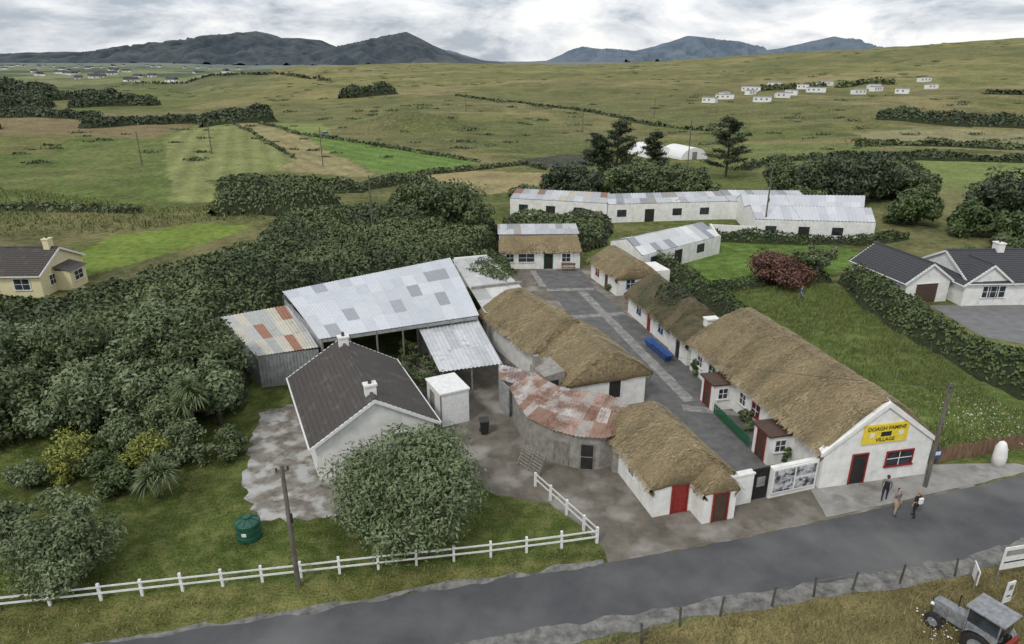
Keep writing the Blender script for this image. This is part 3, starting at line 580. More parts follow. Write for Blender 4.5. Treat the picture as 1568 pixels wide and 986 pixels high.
# ================================================================== far & side cottages
H=cottage('whitewashed_cottage',8.3,80.4,91.5,3.6,9.8,2.3,3.4,hf=.7,hb=.7,seed=11,ov=.3,oe=.15,n_str=45)
for a,w,h,z,f,q in ((1.2,1,1,.9,WP,GLASS),(3.4,.95,1.95,0,GREENP,DARK),(5.6,1.9,1.0,.9,WP,GLASS),(8.1,.9,1.0,.9,WP,GLASS)): opening(H,'L',a,z,w,h,f,q,0,'window' if z else 'door',bool(z))
corrug('metal_roof',[(3.0,-.2,3.6),(3.0,10,3.6)],[(7.2,-.2,3.95),(7.2,10,3.95)],MIX[:1]*2+RST[:1]+GAL,MR2,2,H,seed=14)
b=MB(); b.box(3.61,7,0,9.8,-.1,3.5,W_); b.obj('rear_walls',H)
Bn=empty('bench',6.0,79.2,2); b=MB(); b.box(0,1.7,0,.4,.42,.47,WOOD); b.box(0,1.7,.4,.45,.6,.9,WOOD)
for x in (.1,1.5): b.box(x,x+.08,0,.4,0,.42,WOOD); b.box(x,x+.08,.4,.45,0,.9,WOOD)
b.obj('bench_frame',Bn)
I1=cottage('thatched_cottage',11.3,70.0,17,4.6,7,2.1,3.55,hf=.9,hb=.9,seed=15,n_str=45); opening(I1,'F',1.2,.8,.8,.9,BLUEP,GLASS,0); opening(I1,'L',2.2,0,.85,1.85,WP,BROWN,0,'door',False); opening(I1,'L',4.8,.9,.7,.8,RED,GLASS,0)
b=MB(); b.box(4.6,7.2,1.5,5,-.1,1.9,W_); b.obj('side_annex',I1)
I2=cottage('mossy_thatched_cottage',13.9,55.6,13,4.8,9.6,2.1,3.75,hf=.8,hb=.8,mt=THM,sm=STRM,seed=16,n_str=75)
for y in (1.5,6.5): opening(I2,'L',y,.9,.7,.8,BLUEP,GLASS,0)
opening(I2,'L',4,0,.85,1.8,WP,RED,0,'door',False)
I3=cottage('whitewashed_outhouse',14.55,52.0,12,3.6,3.5,2.2,2.9,hf=.6,hb=.6,mt=THM,sm=STRM,seed=17,n_str=60); chimney(I3,2.2,.6,2.6,3.8,W_,.5,0); opening(I3,'L',1.3,0,.8,1.75,WP,DARK,0,'door',False)
Bt=empty('blue_trough',12.9,52.6,15); b=MB(); b.add([(0,0,.15),(.5,0,.15),(.5,3.5,.15),(0,3.5,.15),(-.15,-.3,.7),(.65,-.3,.7),(.65,3.9,.7),(-.15,3.9,.7),(.05,.1,.3),(.45,.1,.3),(.45,3.4,.3),(.05,3.4,.3)],[(3,2,1,0),(0,1,5,4),(1,2,6,5),(2,3,7,6),(3,0,4,7),(8,9,5,4),(9,10,6,5),(10,11,7,6),(11,8,4,7)],BLUEP); b.add([(.05,.1,.3),(.45,.1,.3),(.45,3.4,.3),(.05,3.4,.3)],[(0,1,2,3)],DARK); b.box(0.05,.45,.1,3.4,0,.145,GWOOD); b.obj('hull',Bt)
# ================================================================== farm compound
J=empty('farm_sheds')
def jshed(A0,A1,B1_,B0,zf,zb,ridge,pal,mt,rows,seed,wall=W_):
    a0,a1,b1,b0=[np.array(q,float) for q in (A0,A1,B1_,B0)]
    if ridge:
        m0=(a0+b0)/2;m1=(a1+b1)/2
        corrug('roof_front',[(*a0,zf),(*a1,zf)],[(*m0,ridge),(*m1,ridge)],pal,mt,2,J,seed=seed,pw=1.3,per=.5,amp=.04)
        corrug('roof_back',[(*m0,ridge),(*m1,ridge)],[(*b0,zb),(*b1,zb)],pal,mt,2,J,seed=seed+1,pw=1.3,per=.5,amp=.04)
    else: corrug('roof',[(*a0,zf),(*a1,zf)],[(*b0,zb),(*b1,zb)],pal,mt,rows,J,seed=seed,pw=1.3,per=.5,amp=.04)
    b=MB(); wallq(b,a0,a1,-.2,zf-.08,wall,.15); wallq(b,b0,b1,-.2,zb-.08,wall,.15)
    for p,q in ((a0,b0),(a1,b1)):
        if ridge:
            mm=(p+q)/2; b.add([(*p,-.2),(*q,-.2),(*q,zb-.08),(*mm,ridge-.08),(*p,zf-.08)],[(0,1,2,3,4)],wall)
        else: b.add([(*p,-.2),(*q,-.2),(*q,zb-.08),(*p,zf-.08)],[(0,1,2,3)],wall)
    b.obj('walls',J)
    L=np.hypot(*(a1-a0)); d=(a1-a0)/L; b=MB(); M=Matrix.Translation((*a0,0))@Matrix.Rotation(math.atan2(d[1],d[0]),4,'Z')
    for i in range(int(L/4.5)): b.box(1.5+i*4.5,3.0+i*4.5,-.1,-.078,.0 if i%3==1 else .9,2.0,DARK if i%3==1 else GLASS,M)
    b.obj('openings',J)
jshed((-.3,110.5),(14.9,106.2),(16,112),(.8,116),2.9,3.5,0,MIX+GAL,MR2,2,21)
jshed((14.9,105.4),(34.5,108),(34.5,113.5),(15.5,111),2.9,3.5,0,GAL+RST[:1],MR2,2,23,W_)
jshed((34.5,108),(47,106.5),(47.5,113.5),(34.5,114),2.9,3.6,0,GAL,MR0,2,25)
jshed((34.3,95),(50.3,93),(52.5,101),(35.2,103),2.9,3,4.1,GALP,MR0,2,27)
jshed((35.2,103),(52.5,101),(56.5,109.5),(36,109.5),3,3,4.3,GALP,MR0,2,29)
J=empty('tin_barn'); jshed((15.3,77.6),(27.3,87.4),(23.6,92.6),(12.6,84.6),2.4,2.4,3.6,[((.56,.58,.59),5),((.28,.30,.33),2),((.66,.68,.68),2)],MR0,2,31,W_)
J=empty('boundary_wall'); b=MB(); wallq(b,(27.5,88.5),(28.5,96.5),0,1.9,W_,.25); wallq(b,(28.5,96.5),(34.3,95.2),0,1.8,W_,.25); b.obj('wall',J)
for x,y in ((37,187),(45,183)):
    p=empty('polytunnel',x,y,20,float(terr(x,y))); b=MB(); vs=[];fs=[];n=12
    for yy in (-5,5):
        for i in range(n+1): vs.append((4.0*math.cos(math.pi*i/n),yy,3.0*math.sin(math.pi*i/n)))
    for i in range(n): fs.append((i,i+1,n+2+i,n+1+i))
    fs+= [tuple(range(n+1)),tuple(range(n+1,2*n+2))]; b.add(vs,fs,WP); b.box(-.7,.7,-5.05,-5.001,0,2,GWOOD); b.obj('cover',p)
# ================================================================== bungalows right
K1=empty('grey_roof_garage',40.9,67.4,11); gable_walls(K1,5.2,8.5,2.4,4.2,W_); tileroof(K1,5.2,8.5,2.4,4.2,SLATE); opening(K1,'F',1.2,0,2.6,2.1,WP,BROWN,0,'garage_door',False)
opening(K1,'L',3,1,.8,.9,WP,GLASS,0)
K2=empty('grey_roof_bungalow',66,67.6,92); gable_walls(K2,8.6,19,2.5,4.7,W_); tileroof(K2,8.6,19,2.5,4.7,SLATE); chimney(K2,4.3,13.5,4.4,5.5,W_,.5)
for y in (2,6,15): opening(K2,'L',y,.9,1.8,1.2,WP,GLASS,0)
opening(K2,'L',10.5,0,1,2.1,WP,BROWN,0,'door',False)
K3=empty('gable_extension',46.6,66.8,4); gable_walls(K3,5,6,2.4,4.3,W_); tileroof(K3,5,6,2.4,4.3,SLATE); opening(K3,'F',2,.9,1.7,1.2,WP,GLASS,0)
Yh=empty('yellow_bungalow',-50.3,69.5,92)
gable_walls(Yh,8.2,16,2.5,4.4,YWALL); tileroof(Yh,8.2,16,2.5,4.4,TILE); chimney(Yh,4.1,.9,4.2,5.4,YWALL,.45); chimney(Yh,4.1,8,4.2,5.4,YWALL,.45)
for y in (1.2,4.6,8): opening(Yh,'L',y,.9,1.6,1.2,WP,GLASS,0)
opening(Yh,'F',1.5,.9,1.2,1.1,WP,GLASS,0); opening(Yh,'F',5,.9,1.2,1.1,WP,GLASS,0)
b=MB(); b.box(2.5,5.5,-1.7,-.003,-.1,2.2,YWALL); b.add([(2.3,0.0,2.7),(2.3,-1.95,2.15),(5.7,-1.95,2.15),(5.7,0,2.7)],[(0,1,2,3)],TILE); b.obj('porch',Yh); opening(Yh,'F',3.2,.9,1.6,1,WP,GLASS,-1.7)
# ================================================================== fences
Fn=empty('white_fence'); FP=[(-40,21.6),(-32,23.4),(-23.9,24.8),(-19.5,25.5),(-15.9,26.1),(-8.6,27.3),(-1.1,28.5),(2.6,29.2),(4.5,29.6),(3.9,30.6),(1.4,34.7)]
b=MB()
for i in range(len(FP)-1):
    p=Vector((*FP[i],0));q=Vector((*FP[i+1],0)); L=(q-p).length; k=max(1,round(L/1.85)); M=Matrix.Translation(p)@Matrix.Rotation(math.atan2((q-p).y,(q-p).x),4,'Z')
    for j in range(k+1):
        x=L*j/k; b.box(x-.06,x+.06,-.06,.06,0,1.0+rnd.uniform(-.04,.04),WP,M@Matrix.Rotation(rnd.uniform(-.015,.015),4,'Y'))
    for z in (.42,.78):
        zz=z+rnd.uniform(-.02,.02)
        for j in range(k): b.box(L*j/k,L*(j+1)/k-.004,-.085,-.061,zz+rnd.uniform(-.015,.015),zz+.1,WP,M)
b.obj('posts_and_rails',Fn)
Bf=empty('brown_timber_fence',26.9,37.2,14.5); b=MB()
for i in range(62): b.box(i*.13,i*.13+.115,0,.025,.05,1.15+.03*math.sin(i*1.7),WOOD)
for i in range(5): b.box(i*1.9,i*1.9+.1,.03,.13,0,1.25,WOOD)
for z in (.3,.9): b.box(0,8,.026,.06,z,z+.08,WOOD)
b.obj('boards',Bf)
Wf=empty('wire_fence'); b=MB(); WPn=[(3.6,21.6),(5.7,22.9),(7.6,23.9),(9.6,24.5),(12.2,25.1),(14.4,25.7),(16.5,26.2),(19,26.6),(22,27.1)]
for i,(x,y) in enumerate(WPn): b.tube([(x,y,0),(x+rnd.uniform(-.12,.12),y+rnd.uniform(-.08,.08),1.0+rnd.uniform(0,.25))],.055,DWOOD,6)
for i in range(len(WPn)-1):
    for z in (.35,.65,.95): b.tube([(*WPn[i],z),(*WPn[i+1],z)],.006,GWOOD,4)
b.obj('posts_and_wire',Wf)
# ================================================================== poles
def pole(x,y,h,ang=0,arm=True,r=.13):
    e=empty('utility_pole',x,y,ang,float(terr(x,y))); b=MB(); b.tube([(0,0,-.2),(0,0,h*.5),(0,0,h)],[r,r*.85,r*.7],POLE,10)
    if arm:
        b.box(-.3,.3,-.05,.05,h-.35,h-.27,POLE)
        for s in (-.25,.25): b.tube([(s,0,h-.27),(s,0,h-.12)],[.04,.05],GLASS,6)
        b.tube([(.12,-.1,h*.55),(.12,-.1,h*.55+.5)],.06,BLK,6)
    b.obj('pole',e); return e
pole(-10.4,26.4,6.9,20); pole(24.8,34.7,6.9,60); pole(35.9,95.4,9.6,0); pole(-19.1,91.8,9.5,0,False); pole(38,150,12,0,False); pole(-45,165,9,0,False)
for x,y in ((-88,165),(-80,186),(25,250),(60,300),(-20,310)): pole(x,y,8,0,False,.16)
def wire(a,b_,sag,name='overhead_cable',r=.01):
    b=MB(); a=Vector(a);c=Vector(b_); b.tube([a.lerp(c,t/12)-Vector((0,0,sag*4*(t/12)*(1-t/12))) for t in range(13)],r,BLK,4); return b.obj(name)
wire((24.8,34.7,6.7),(9,44,4.9),.4); wire((24.8,34.7,6.7),(60,42,7),.6); wire((24.8,34.7,6.5),(35.9,95.4,9.3),1.2)
# ================================================================== water tank
Tk=empty('water_tank',-14.1,30.1); b=MB()
prof=[(0,.62),(.02,.66),(.3,.66),(.32,.63),(.36,.63),(.38,.66),(.66,.66),(.68,.63),(.72,.63),(.74,.66),(1.0,.66),(1.06,.62),(1.2,.3),(1.24,.22),(1.34,.22),(1.36,.18)]
b.tube([(0,0,z) for z,_ in prof],[r for _,r in prof],TANKM,28)
for i in range(8):
    a=i*math.pi/4; b.tube([(.6*math.cos(a),.6*math.sin(a),1.08),(.26*math.cos(a),.26*math.sin(a),1.24)],.03,TANKM,5)
b.tube([(0,-.66,.12),(0,-.76,.12)],.05,BLK,8); b.box(-.12,.12,-.675,-.655,.5,.7,WP); b.obj('tank',Tk)
# ================================================================== people
def person(x,y,head,top,legs,hair,shoe=BLK,step=.18,arm=.2,h=1.75,bag=None):
    e=empty('person',x,y,head); S=h/1.75; SKIN=D.materials.get('skin') or mat('skin',(.45,.27,.19),(.52,.32,.23),5,.6)
    J={'pel':(0,0,.95),'w':(0,0,1.1),'ch':(0,.01,1.32),'nk':(0,0,1.48),'hd':(0,-.01,1.56),
       'hl':(-.1,0,.9),'kl':(-.11,-step*.6-.03,.5),'al':(-.11,-step+.04,.09),'tl':(-.12,-step-.14,.05),
       'hr':(.1,0,.9),'kr':(.11,step*.3-.04,.5),'ar':(.11,step,.1),'tr':(.12,step-.16,.05),
       'sl':(-.19,0,1.42),'el':(-.25,arm*.2,1.14),'wl':(-.24,-arm*.6,.9),'pl':(-.24,-arm*.7-.01,.82),
       'sr':(.19,0,1.42),'er':(.25,arm*.2,1.14),'wr':(.24,-arm*.2,.89),'pr':(.24,-arm*.25-.01,.81)}
    Rr={'pel':.15,'w':.135,'ch':.155,'nk':.06,'hd':.055,'hl':.1,'kl':.062,'al':.043,'tl':.035,'hr':.1,'kr':.062,'ar':.043,'tr':.035,'sl':.065,'el':.046,'wl':.03,'pl':.034,'sr':.065,'er':.046,'wr':.03,'pr':.034}
    Bn=[('pel','w',0),('w','ch',0),('ch','nk',0),('nk','hd',2),('pel','hl',1),('hl','kl',1),('kl','al',1),('al','tl',3),('pel','hr',1),('hr','kr',1),('kr','ar',1),('ar','tr',3),('ch','sl',0),('sl','el',0),('el','wl',2),('wl','pl',2),('ch','sr',0),('sr','er',0),('er','wr',2),('wr','pr',2)]
    ks=list(J); me=D.meshes.new('sk'); me.from_pydata([tuple(c*S for c in J[k]) for k in ks],[(ks.index(a),ks.index(b)) for a,b,_ in Bn],[])
    o=link(D.objects.new('sk',me)); o.modifiers.new('s','SKIN')
    for i,k in enumerate(ks): me.skin_vertices[0].data[i].radius=(Rr[k]*S,Rr[k]*S*(.72 if k in('pel','w','ch') else 1)); me.skin_vertices[0].data[i].use_root=(k=='pel')
    o.modifiers.new('u','SUBSURF').levels=1; o.modifiers['u'].render_levels=1
    dg=bpy.context.evaluated_depsgraph_get(); ev=D.meshes.new_from_object(o.evaluated_get(dg)); D.objects.remove(o)
    ev.materials.clear()
    for q in (top,legs,SKIN,shoe): ev.materials.append(q)
    seg=[(np.array(J[a])*S,np.array(J[b])*S,m) for a,b,m in Bn]
    for p in ev.polygons:
        c=np.array(p.center); best=9;mi=0
        for a,b_,m in seg:
            t=np.clip((c-a)@(b_-a)/((b_-a)@(b_-a)),0,1); dd=np.linalg.norm(c-a-t*(b_-a))
            if dd<best: best=dd;mi=m
        p.material_index=mi; p.use_smooth=True
    ev.name='body'; link(D.objects.new('body',ev),e)
    b=MB(); hz=1.65*S
    zs=[-.13,-.11,-.06,0,.05,.09,.115,.122]; rs=[.035,.06,.078,.085,.082,.065,.035,.01]
    b.tube([(0,-.015 if z<-.05 else 0,hz+z*S) for z in zs],[r*S for r in rs],SKIN,12)
    b.tube([(0,-.075,hz+.0),(0,-.105,hz-.025),(0,-.08,hz-.035)],[.01,.014,.01],SKIN,6)
    for sx in (-1,1):
        b.box(sx*.03-.012,sx*.03+.012,-.088,-.078,hz+.0,hz+.012,BLK); b.tube([(sx*.082,0,hz-.02),(sx*.092,.01,hz+.02)],[.012,.018],SKIN,6)
        pz=J['pl'] if sx<0 else J['pr']
        for i,(dy,l) in enumerate(((-.03,.06),(-.01,.072),(.01,.068),(.028,.055))): b.tube([(pz[0]*S,(pz[1]+dy)*S,pz[2]*S),(pz[0]*S,(pz[1]+dy-.004)*S,(pz[2]-l*.6)*S),(pz[0]*S-sx*.012,(pz[1]+dy-.012)*S,(pz[2]-l-.01)*S)],[.009,.009,.007],SKIN,6)
        b.tube([(pz[0]*S,(pz[1]-.02)*S,(pz[2]+.03)*S),(pz[0]*S-sx*.015,(pz[1]-.06)*S,(pz[2]-.02)*S)],[.011,.009],SKIN,6)
    b.box(-.02,.02,-.083,-.076,hz-.06,hz-.052,RED)
    b.tube([(0,.03,hz-.08*S),(0,.03,hz-.02*S),(0,.02,hz+.05*S),(0,.012,hz+.1*S),(0,.01,hz+.135*S)],[.06*S,.088*S,.092*S,.07*S,.02*S],hair,12)
    b.obj('head_and_hands',e,smooth=True)
    if bag: b=MB(); b.box(-.14,.14,.12,.26,1.05*S,1.42*S,bag); b.obj('backpack',e,bevel=.04)
    return e
CL=lambda n,c:mat(n,c,tuple(v*1.4 for v in c),8,.85)
navy=CL('navy_cloth',(.02,.025,.05)); blk=CL('black_cloth',(.015,.015,.016)); gry=CL('grey_cloth',(.14,.14,.15)); beige=CL('beige_cloth',(.35,.28,.2)); whi=CL('white_cloth',(.6,.6,.6)); denim=CL('denim_cloth',(.05,.08,.14)); hb=CL('brown_hair',(.05,.03,.02)); hbl=CL('fair_hair',(.25,.18,.1))
person(21.6,33.3,150,gry,navy,hb,bag=blk); person(21.55,32.0,20,gry,beige,hb,step=.12); person(22.5,31.75,200,blk,blk,hbl,step=.15,bag=whi); person(30.5,68.2,60,CL('blue_cloth',(.04,.14,.35)),denim,hb)
# ================================================================== tractor
Tr=empty('vintage_tractor',20.45,22.5,30.5)
def wheel(b,x,y,r,w):
    b.tube([(x-w/2,y,r),(x-w/2+.001,y,r),(x-w*.42,y,r),(x,y,r),(x+w*.42,y,r),(x+w/2,y,r)],[r*.6,r*.85,r*.96,r,r*.96,r*.6],RUB,24)
    b.tube([(x-w*.52,y,r),(x+w*.52,y,r)],r*.56,GREYP,20); b.tube([(x-w*.62,y,r),(x+w*.62,y,r)],r*.18,GREYP,10)
    for i in range(20):
        a=i*2*math.pi/20; M=Matrix.Translation((x,y,r))@Matrix.Rotation(a,4,'X'); b.box(-w/2,w/2,-.03,.03,r*.95,r*1.03,RUB,M)
b=MB(); wheel(b,-.72,0,.66,.32); wheel(b,.72,0,.66,.32); wheel(b,-.6,1.9,.38,.18); wheel(b,.6,1.9,.38,.18)
b.tube([(-.6,1.9,.38),(.6,1.9,.38)],.05,GREYP,8); b.tube([(-.6,0,.64),(.6,0,.64)],.1,GREYP,8); b.obj('wheels',Tr)
b=MB(); b.box(-.2,.2,-.2,2.2,.5,.85,GREYP); b.obj('chassis',Tr,bevel=.04)
b=MB(); hood=[(-.24,.8,.85),(.24,.8,.85),(.24,2.3,.8),(-.24,2.3,.8),(-.26,.8,1.3),(.26,.8,1.3),(.22,2.25,1.22),(-.22,2.25,1.22)]
b.add(hood,[(3,2,1,0),(4,5,6,7),(0,1,5,4),(1,2,6,5),(2,3,7,6),(3,0,4,7)],GREYP); b.box(-.18,.18,2.26,2.32,.82,1.18,BLK); b.obj('bonnet',Tr,bevel=.09)
b=MB()
for x in (-.62,.57):
    for y in (-.55,.7): b.box(x,x+.05,y,y+.05,.95,2.15,GREYP)
b.box(-.7,.7,-.7,.85,2.15,2.22,GREYP); b.box(-.6,.6,.705,.72,1.35,2.12,GLASS); b.box(-.6,.6,-.55,-.535,1.4,2.12,GLASS)
for x in (-.615,.6): b.box(x,x+.012,-.5,.68,1.45,2.12,GLASS); b.box(x,x+.02,-.5,.68,.95,1.45,GREYP)
b.box(-.6,.6,.7,.73,.9,1.33,GREYP); b.obj('cab',Tr,bevel=.015)
b=MB()
for s in (-1,1):
    for i in range(7):
        a0=math.radians(20+i*20);a1=math.radians(40+i*20); r=.78; x0,x1=(s*.55,s*.92)
        b.add([(x0,-r*math.cos(a0),.64+r*math.sin(a0)),(x1,-r*math.cos(a0),.64+r*math.sin(a0)),(x1,-r*math.cos(a1),.64+r*math.sin(a1)),(x0,-r*math.cos(a1),.64+r*math.sin(a1))],[(0,1,2,3)],GREYP)
b.tube([(.15,1.4,1.2),(.15,1.4,1.9)],.03,BLK,8)
for s in (-1,1): b.tube([(s*.32,2.15,1.0),(s*.32,2.27,1.0)],[.06,.09],WP,12)
b.tube([(-.15,.45,1.2),(.15,.45,1.2)],.02,BLK,6); b.box(-.22,.22,-.3,.1,.95,1.02,RED); b.box(-.5,.5,-.9,-.75,.6,1.3,RED); b.obj('mudguards_and_fittings',Tr)
for (x,y,a,w,h,z0) in ((23.6,26.5,12,2.4,1.3,.9),(22.4,26.1,70,.9,.8,.3),(22.9,25.0,20,.5,1.2,.25)):
    e=empty('roadside_sign',x,y,a); b=MB(); b.box(0,w,0,.05,z0,z0+h,WP); b.box(.05,.11,.05,.11,0,z0+h,GWOOD); b.box(w-.11,w-.05,.05,.11,0,z0+h,GWOOD); b.box(.12,w-.12,-.012,-.002,z0+h*.62,z0+h*.86,PALE); b.box(.12,w*.7,-.012,-.002,z0+h*.3,z0+h*.36,BLK); b.obj('board',e)
Ws=empty('standing_stone',30.8,37.2); b=MB(); b.tube([(0,0,0),(0.03,0,.6),(-.02,0,1.2),(0,0,1.55),(0,0,1.65)],[.42,.4,.33,.2,.05],W_,9); b.obj('stone',Ws,smooth=True)
Rs=empty('information_sign',26.35,36.7,10); b=MB(); b.box(0,.05,0,.05,0,1.3,GWOOD); b.box(-.35,.4,-.03,-.005,.7,1.3,BLUEP); b.box(-.3,.35,-.04,-.031,.95,1.2,WP); b.obj('sign',Rs)
# ================================================================== VEGETATION
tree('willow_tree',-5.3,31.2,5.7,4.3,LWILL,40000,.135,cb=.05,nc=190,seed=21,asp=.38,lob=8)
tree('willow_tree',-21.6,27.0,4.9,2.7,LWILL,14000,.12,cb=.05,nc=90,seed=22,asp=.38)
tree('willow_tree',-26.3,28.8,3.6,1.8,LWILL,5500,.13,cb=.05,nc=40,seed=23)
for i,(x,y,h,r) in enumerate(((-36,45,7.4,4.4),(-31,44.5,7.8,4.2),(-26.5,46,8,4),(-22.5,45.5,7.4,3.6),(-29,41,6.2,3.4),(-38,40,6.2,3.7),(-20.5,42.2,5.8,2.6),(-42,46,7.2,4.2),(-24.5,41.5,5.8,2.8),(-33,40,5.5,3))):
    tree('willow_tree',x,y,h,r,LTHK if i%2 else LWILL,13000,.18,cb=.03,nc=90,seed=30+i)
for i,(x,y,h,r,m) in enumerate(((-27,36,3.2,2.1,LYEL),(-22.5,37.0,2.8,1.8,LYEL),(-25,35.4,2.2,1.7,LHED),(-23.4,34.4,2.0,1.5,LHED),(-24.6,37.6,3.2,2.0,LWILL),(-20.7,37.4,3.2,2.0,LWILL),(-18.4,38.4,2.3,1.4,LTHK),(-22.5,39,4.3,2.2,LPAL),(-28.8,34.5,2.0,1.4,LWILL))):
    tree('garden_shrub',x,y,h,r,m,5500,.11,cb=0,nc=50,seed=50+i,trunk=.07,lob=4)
def cordyline(x,y,h,sc=1):
    e=empty('cordyline_palm',x,y); b=MB(); b.tube([(0,0,0),(.05,0,h)],[.12,.09],BARK,8)
    tips=((0,.8),(2.1,.9),(4.2,.7))
    for a,t in tips: b.tube([(0,0,h*.6),(math.cos(a)*.5,math.sin(a)*.5,h*t+.4)],[.08,.05],BARK,6)
    b.obj('stem',e,smooth=True); V=[];F=[]
    cs=[(0.05,0,h)]+[(math.cos(a)*.5,math.sin(a)*.5,h*t+.4) for a,t in tips]
    for c in cs:
        for i in range(120):
            a=rnd.uniform(0,6.28); el=rnd.uniform(-.6,1.4); l=rnd.uniform(.7,1.0)*sc; w=.04; p0=Vector(c); d=Vector((math.cos(a)*math.cos(el),math.sin(a)*math.cos(el),math.sin(el))); s=Vector((-math.sin(a),math.cos(a),0))*w
            p1=p0+d*l*.55; p2=p0+d*l+Vector((0,0,-.25*l)); o=len(V); V+=[p0-s*.6,p0+s*.6,p1+s,p1-s,p2]; F+=[(o,o+1,o+2,o+3),(o+3,o+2,o+4)]
    me=D.meshes.new('fronds'); me.from_pydata([tuple(v) for v in V],[],F); me.materials.append(LPAL); a=me.attributes.new('rnd','FLOAT','FACE'); a.data.foreach_set('value',np.random.default_rng(3).random(len(F)).astype(np.float32)); link(D.objects.new('fronds',me),e)
cordyline(-20.6,33.6,1.6,1.3); cordyline(-20.9,39.4,4.2,1.3)
TK=[(-70,45),(-52,52),(-45.6,57),(-43,62),(-39.7,68.2),(-35,74),(-31.3,79),(-32.8,93),(-24,97),(-13.5,97),(-2.2,97),(-1.8,86),(-6,76),(-14,71),(-23.3,62.5),(-28.2,59),(-26.5,54.5),(-20.6,48.8),(-19,43.5),(-26,44),(-40,42),(-60,38)]
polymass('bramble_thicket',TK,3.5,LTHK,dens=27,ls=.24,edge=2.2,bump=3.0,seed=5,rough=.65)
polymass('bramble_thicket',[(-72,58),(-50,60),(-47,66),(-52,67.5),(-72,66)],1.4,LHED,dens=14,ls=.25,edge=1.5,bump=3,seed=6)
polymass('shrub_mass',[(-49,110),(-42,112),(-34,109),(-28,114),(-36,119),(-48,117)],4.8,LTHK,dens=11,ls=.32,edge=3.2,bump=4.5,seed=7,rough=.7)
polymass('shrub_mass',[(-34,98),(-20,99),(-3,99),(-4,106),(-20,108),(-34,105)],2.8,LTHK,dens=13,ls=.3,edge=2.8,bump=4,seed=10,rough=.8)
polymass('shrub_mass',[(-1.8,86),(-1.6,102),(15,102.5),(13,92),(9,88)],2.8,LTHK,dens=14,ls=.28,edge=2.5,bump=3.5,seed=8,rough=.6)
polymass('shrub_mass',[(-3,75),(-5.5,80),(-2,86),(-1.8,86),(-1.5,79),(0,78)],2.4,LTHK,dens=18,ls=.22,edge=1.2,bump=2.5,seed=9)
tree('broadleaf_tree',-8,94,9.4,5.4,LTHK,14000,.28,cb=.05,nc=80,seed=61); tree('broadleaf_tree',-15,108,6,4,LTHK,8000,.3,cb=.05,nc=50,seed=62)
linemass('garden_hedge',[(39,74.5),(38.2,66),(38,58),(39,50),(41,44),(46,40.5),(54,41)],3.4,2.3,LHED,dens=30,ls=.2,seed=12,rough=.65)
linemass('hedge',[(15,86),(19,76.5),(20.5,70),(21.5,62),(20.8,55)],1.8,2.2,LHED,dens=30,ls=.18,seed=13,rough=.65)
linemass('hedge',[(28,95),(38,92.6),(50,92.3),(56,96)],2.0,1.3,LHED,dens=22,ls=.22,seed=14,rough=.8)
linemass('garden_hedge',[(22,71.5),(30,75),(37,76)],2.2,1.0,LHED,dens=25,ls=.18,seed=15)
tree('copper_beech_bush',30.3,74.3,3.4,4.2,LRED,9500,.19,cb=0,nc=80,seed=70,flat=1.1); tree('apple_tree',35.5,76,4.8,2.0,LPAL,5000,.17,cb=.1,nc=30,seed=71)
tree('broadleaf_tree',43,78,3.6,2.6,LPAL,5000,.2,cb=.05,nc=35,seed=72); tree('broadleaf_tree',36,80,3.2,2,LHED,4000,.2,cb=0,nc=30,seed=73)
tree('climbing_shrub',12.7,64.5,2.4,1.5,LTHK,3500,.14,cb=0,nc=30,seed=74,trunk=.06); tree('climbing_shrub',15.2,50.2,1.6,1.0,LHED,2500,.12,cb=0,nc=20,seed=75,trunk=.06)
for i,(x,y) in enumerate(((15.4,48.2),(15.9,46.9),(16.2,41.6),(16.9,39.9),(16.4,42.8),(-6.5,49.5),(-8,51.5),(-9.5,48.6),(11.3,33.1),(17.4,37.2),(14.9,53.6),(10.6,71.5),(-7.4,46.4))):
    tree('flowering_shrub',x,y,rnd.uniform(.8,1.8) if x>0 else 2.6,rnd.uniform(.5,.8) if x>0 else 1.4,(LHED,LTHK,LPAL)[i%3],1500,.1,cb=0,nc=18,seed=80+i,trunk=.04,lob=3)
o=polymass('roof_creeper',[(13.2,60),(14.6,57.5),(17.2,58),(17.5,61),(15.6,63),(13.5,62.5)],1.3,LDRK,dens=60,ls=.13,edge=.8,bump=1.2,seed=17,under=False); o.location.z=2.55
o=polymass('roof_creeper',[(-5.6,69),(-3.5,74.5),(-.6,74.5),(.6,68),(-.5,65)],.6,LHED,dens=40,ls=.16,edge=.8,bump=1.5,seed=18,under=False); o.location.z=2.7
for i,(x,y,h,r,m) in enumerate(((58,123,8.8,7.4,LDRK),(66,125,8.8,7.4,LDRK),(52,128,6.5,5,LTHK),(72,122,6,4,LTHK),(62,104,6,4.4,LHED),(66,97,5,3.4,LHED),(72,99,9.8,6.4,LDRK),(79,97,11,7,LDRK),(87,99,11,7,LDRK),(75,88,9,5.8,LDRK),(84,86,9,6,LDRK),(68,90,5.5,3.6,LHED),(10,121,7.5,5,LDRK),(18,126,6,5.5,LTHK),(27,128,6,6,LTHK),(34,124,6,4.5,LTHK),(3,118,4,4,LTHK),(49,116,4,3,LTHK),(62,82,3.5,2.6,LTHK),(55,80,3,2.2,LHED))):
    tree('broadleaf_tree',x,y,h,r,m,8500,.38,cb=.0,nc=75,seed=100+i)
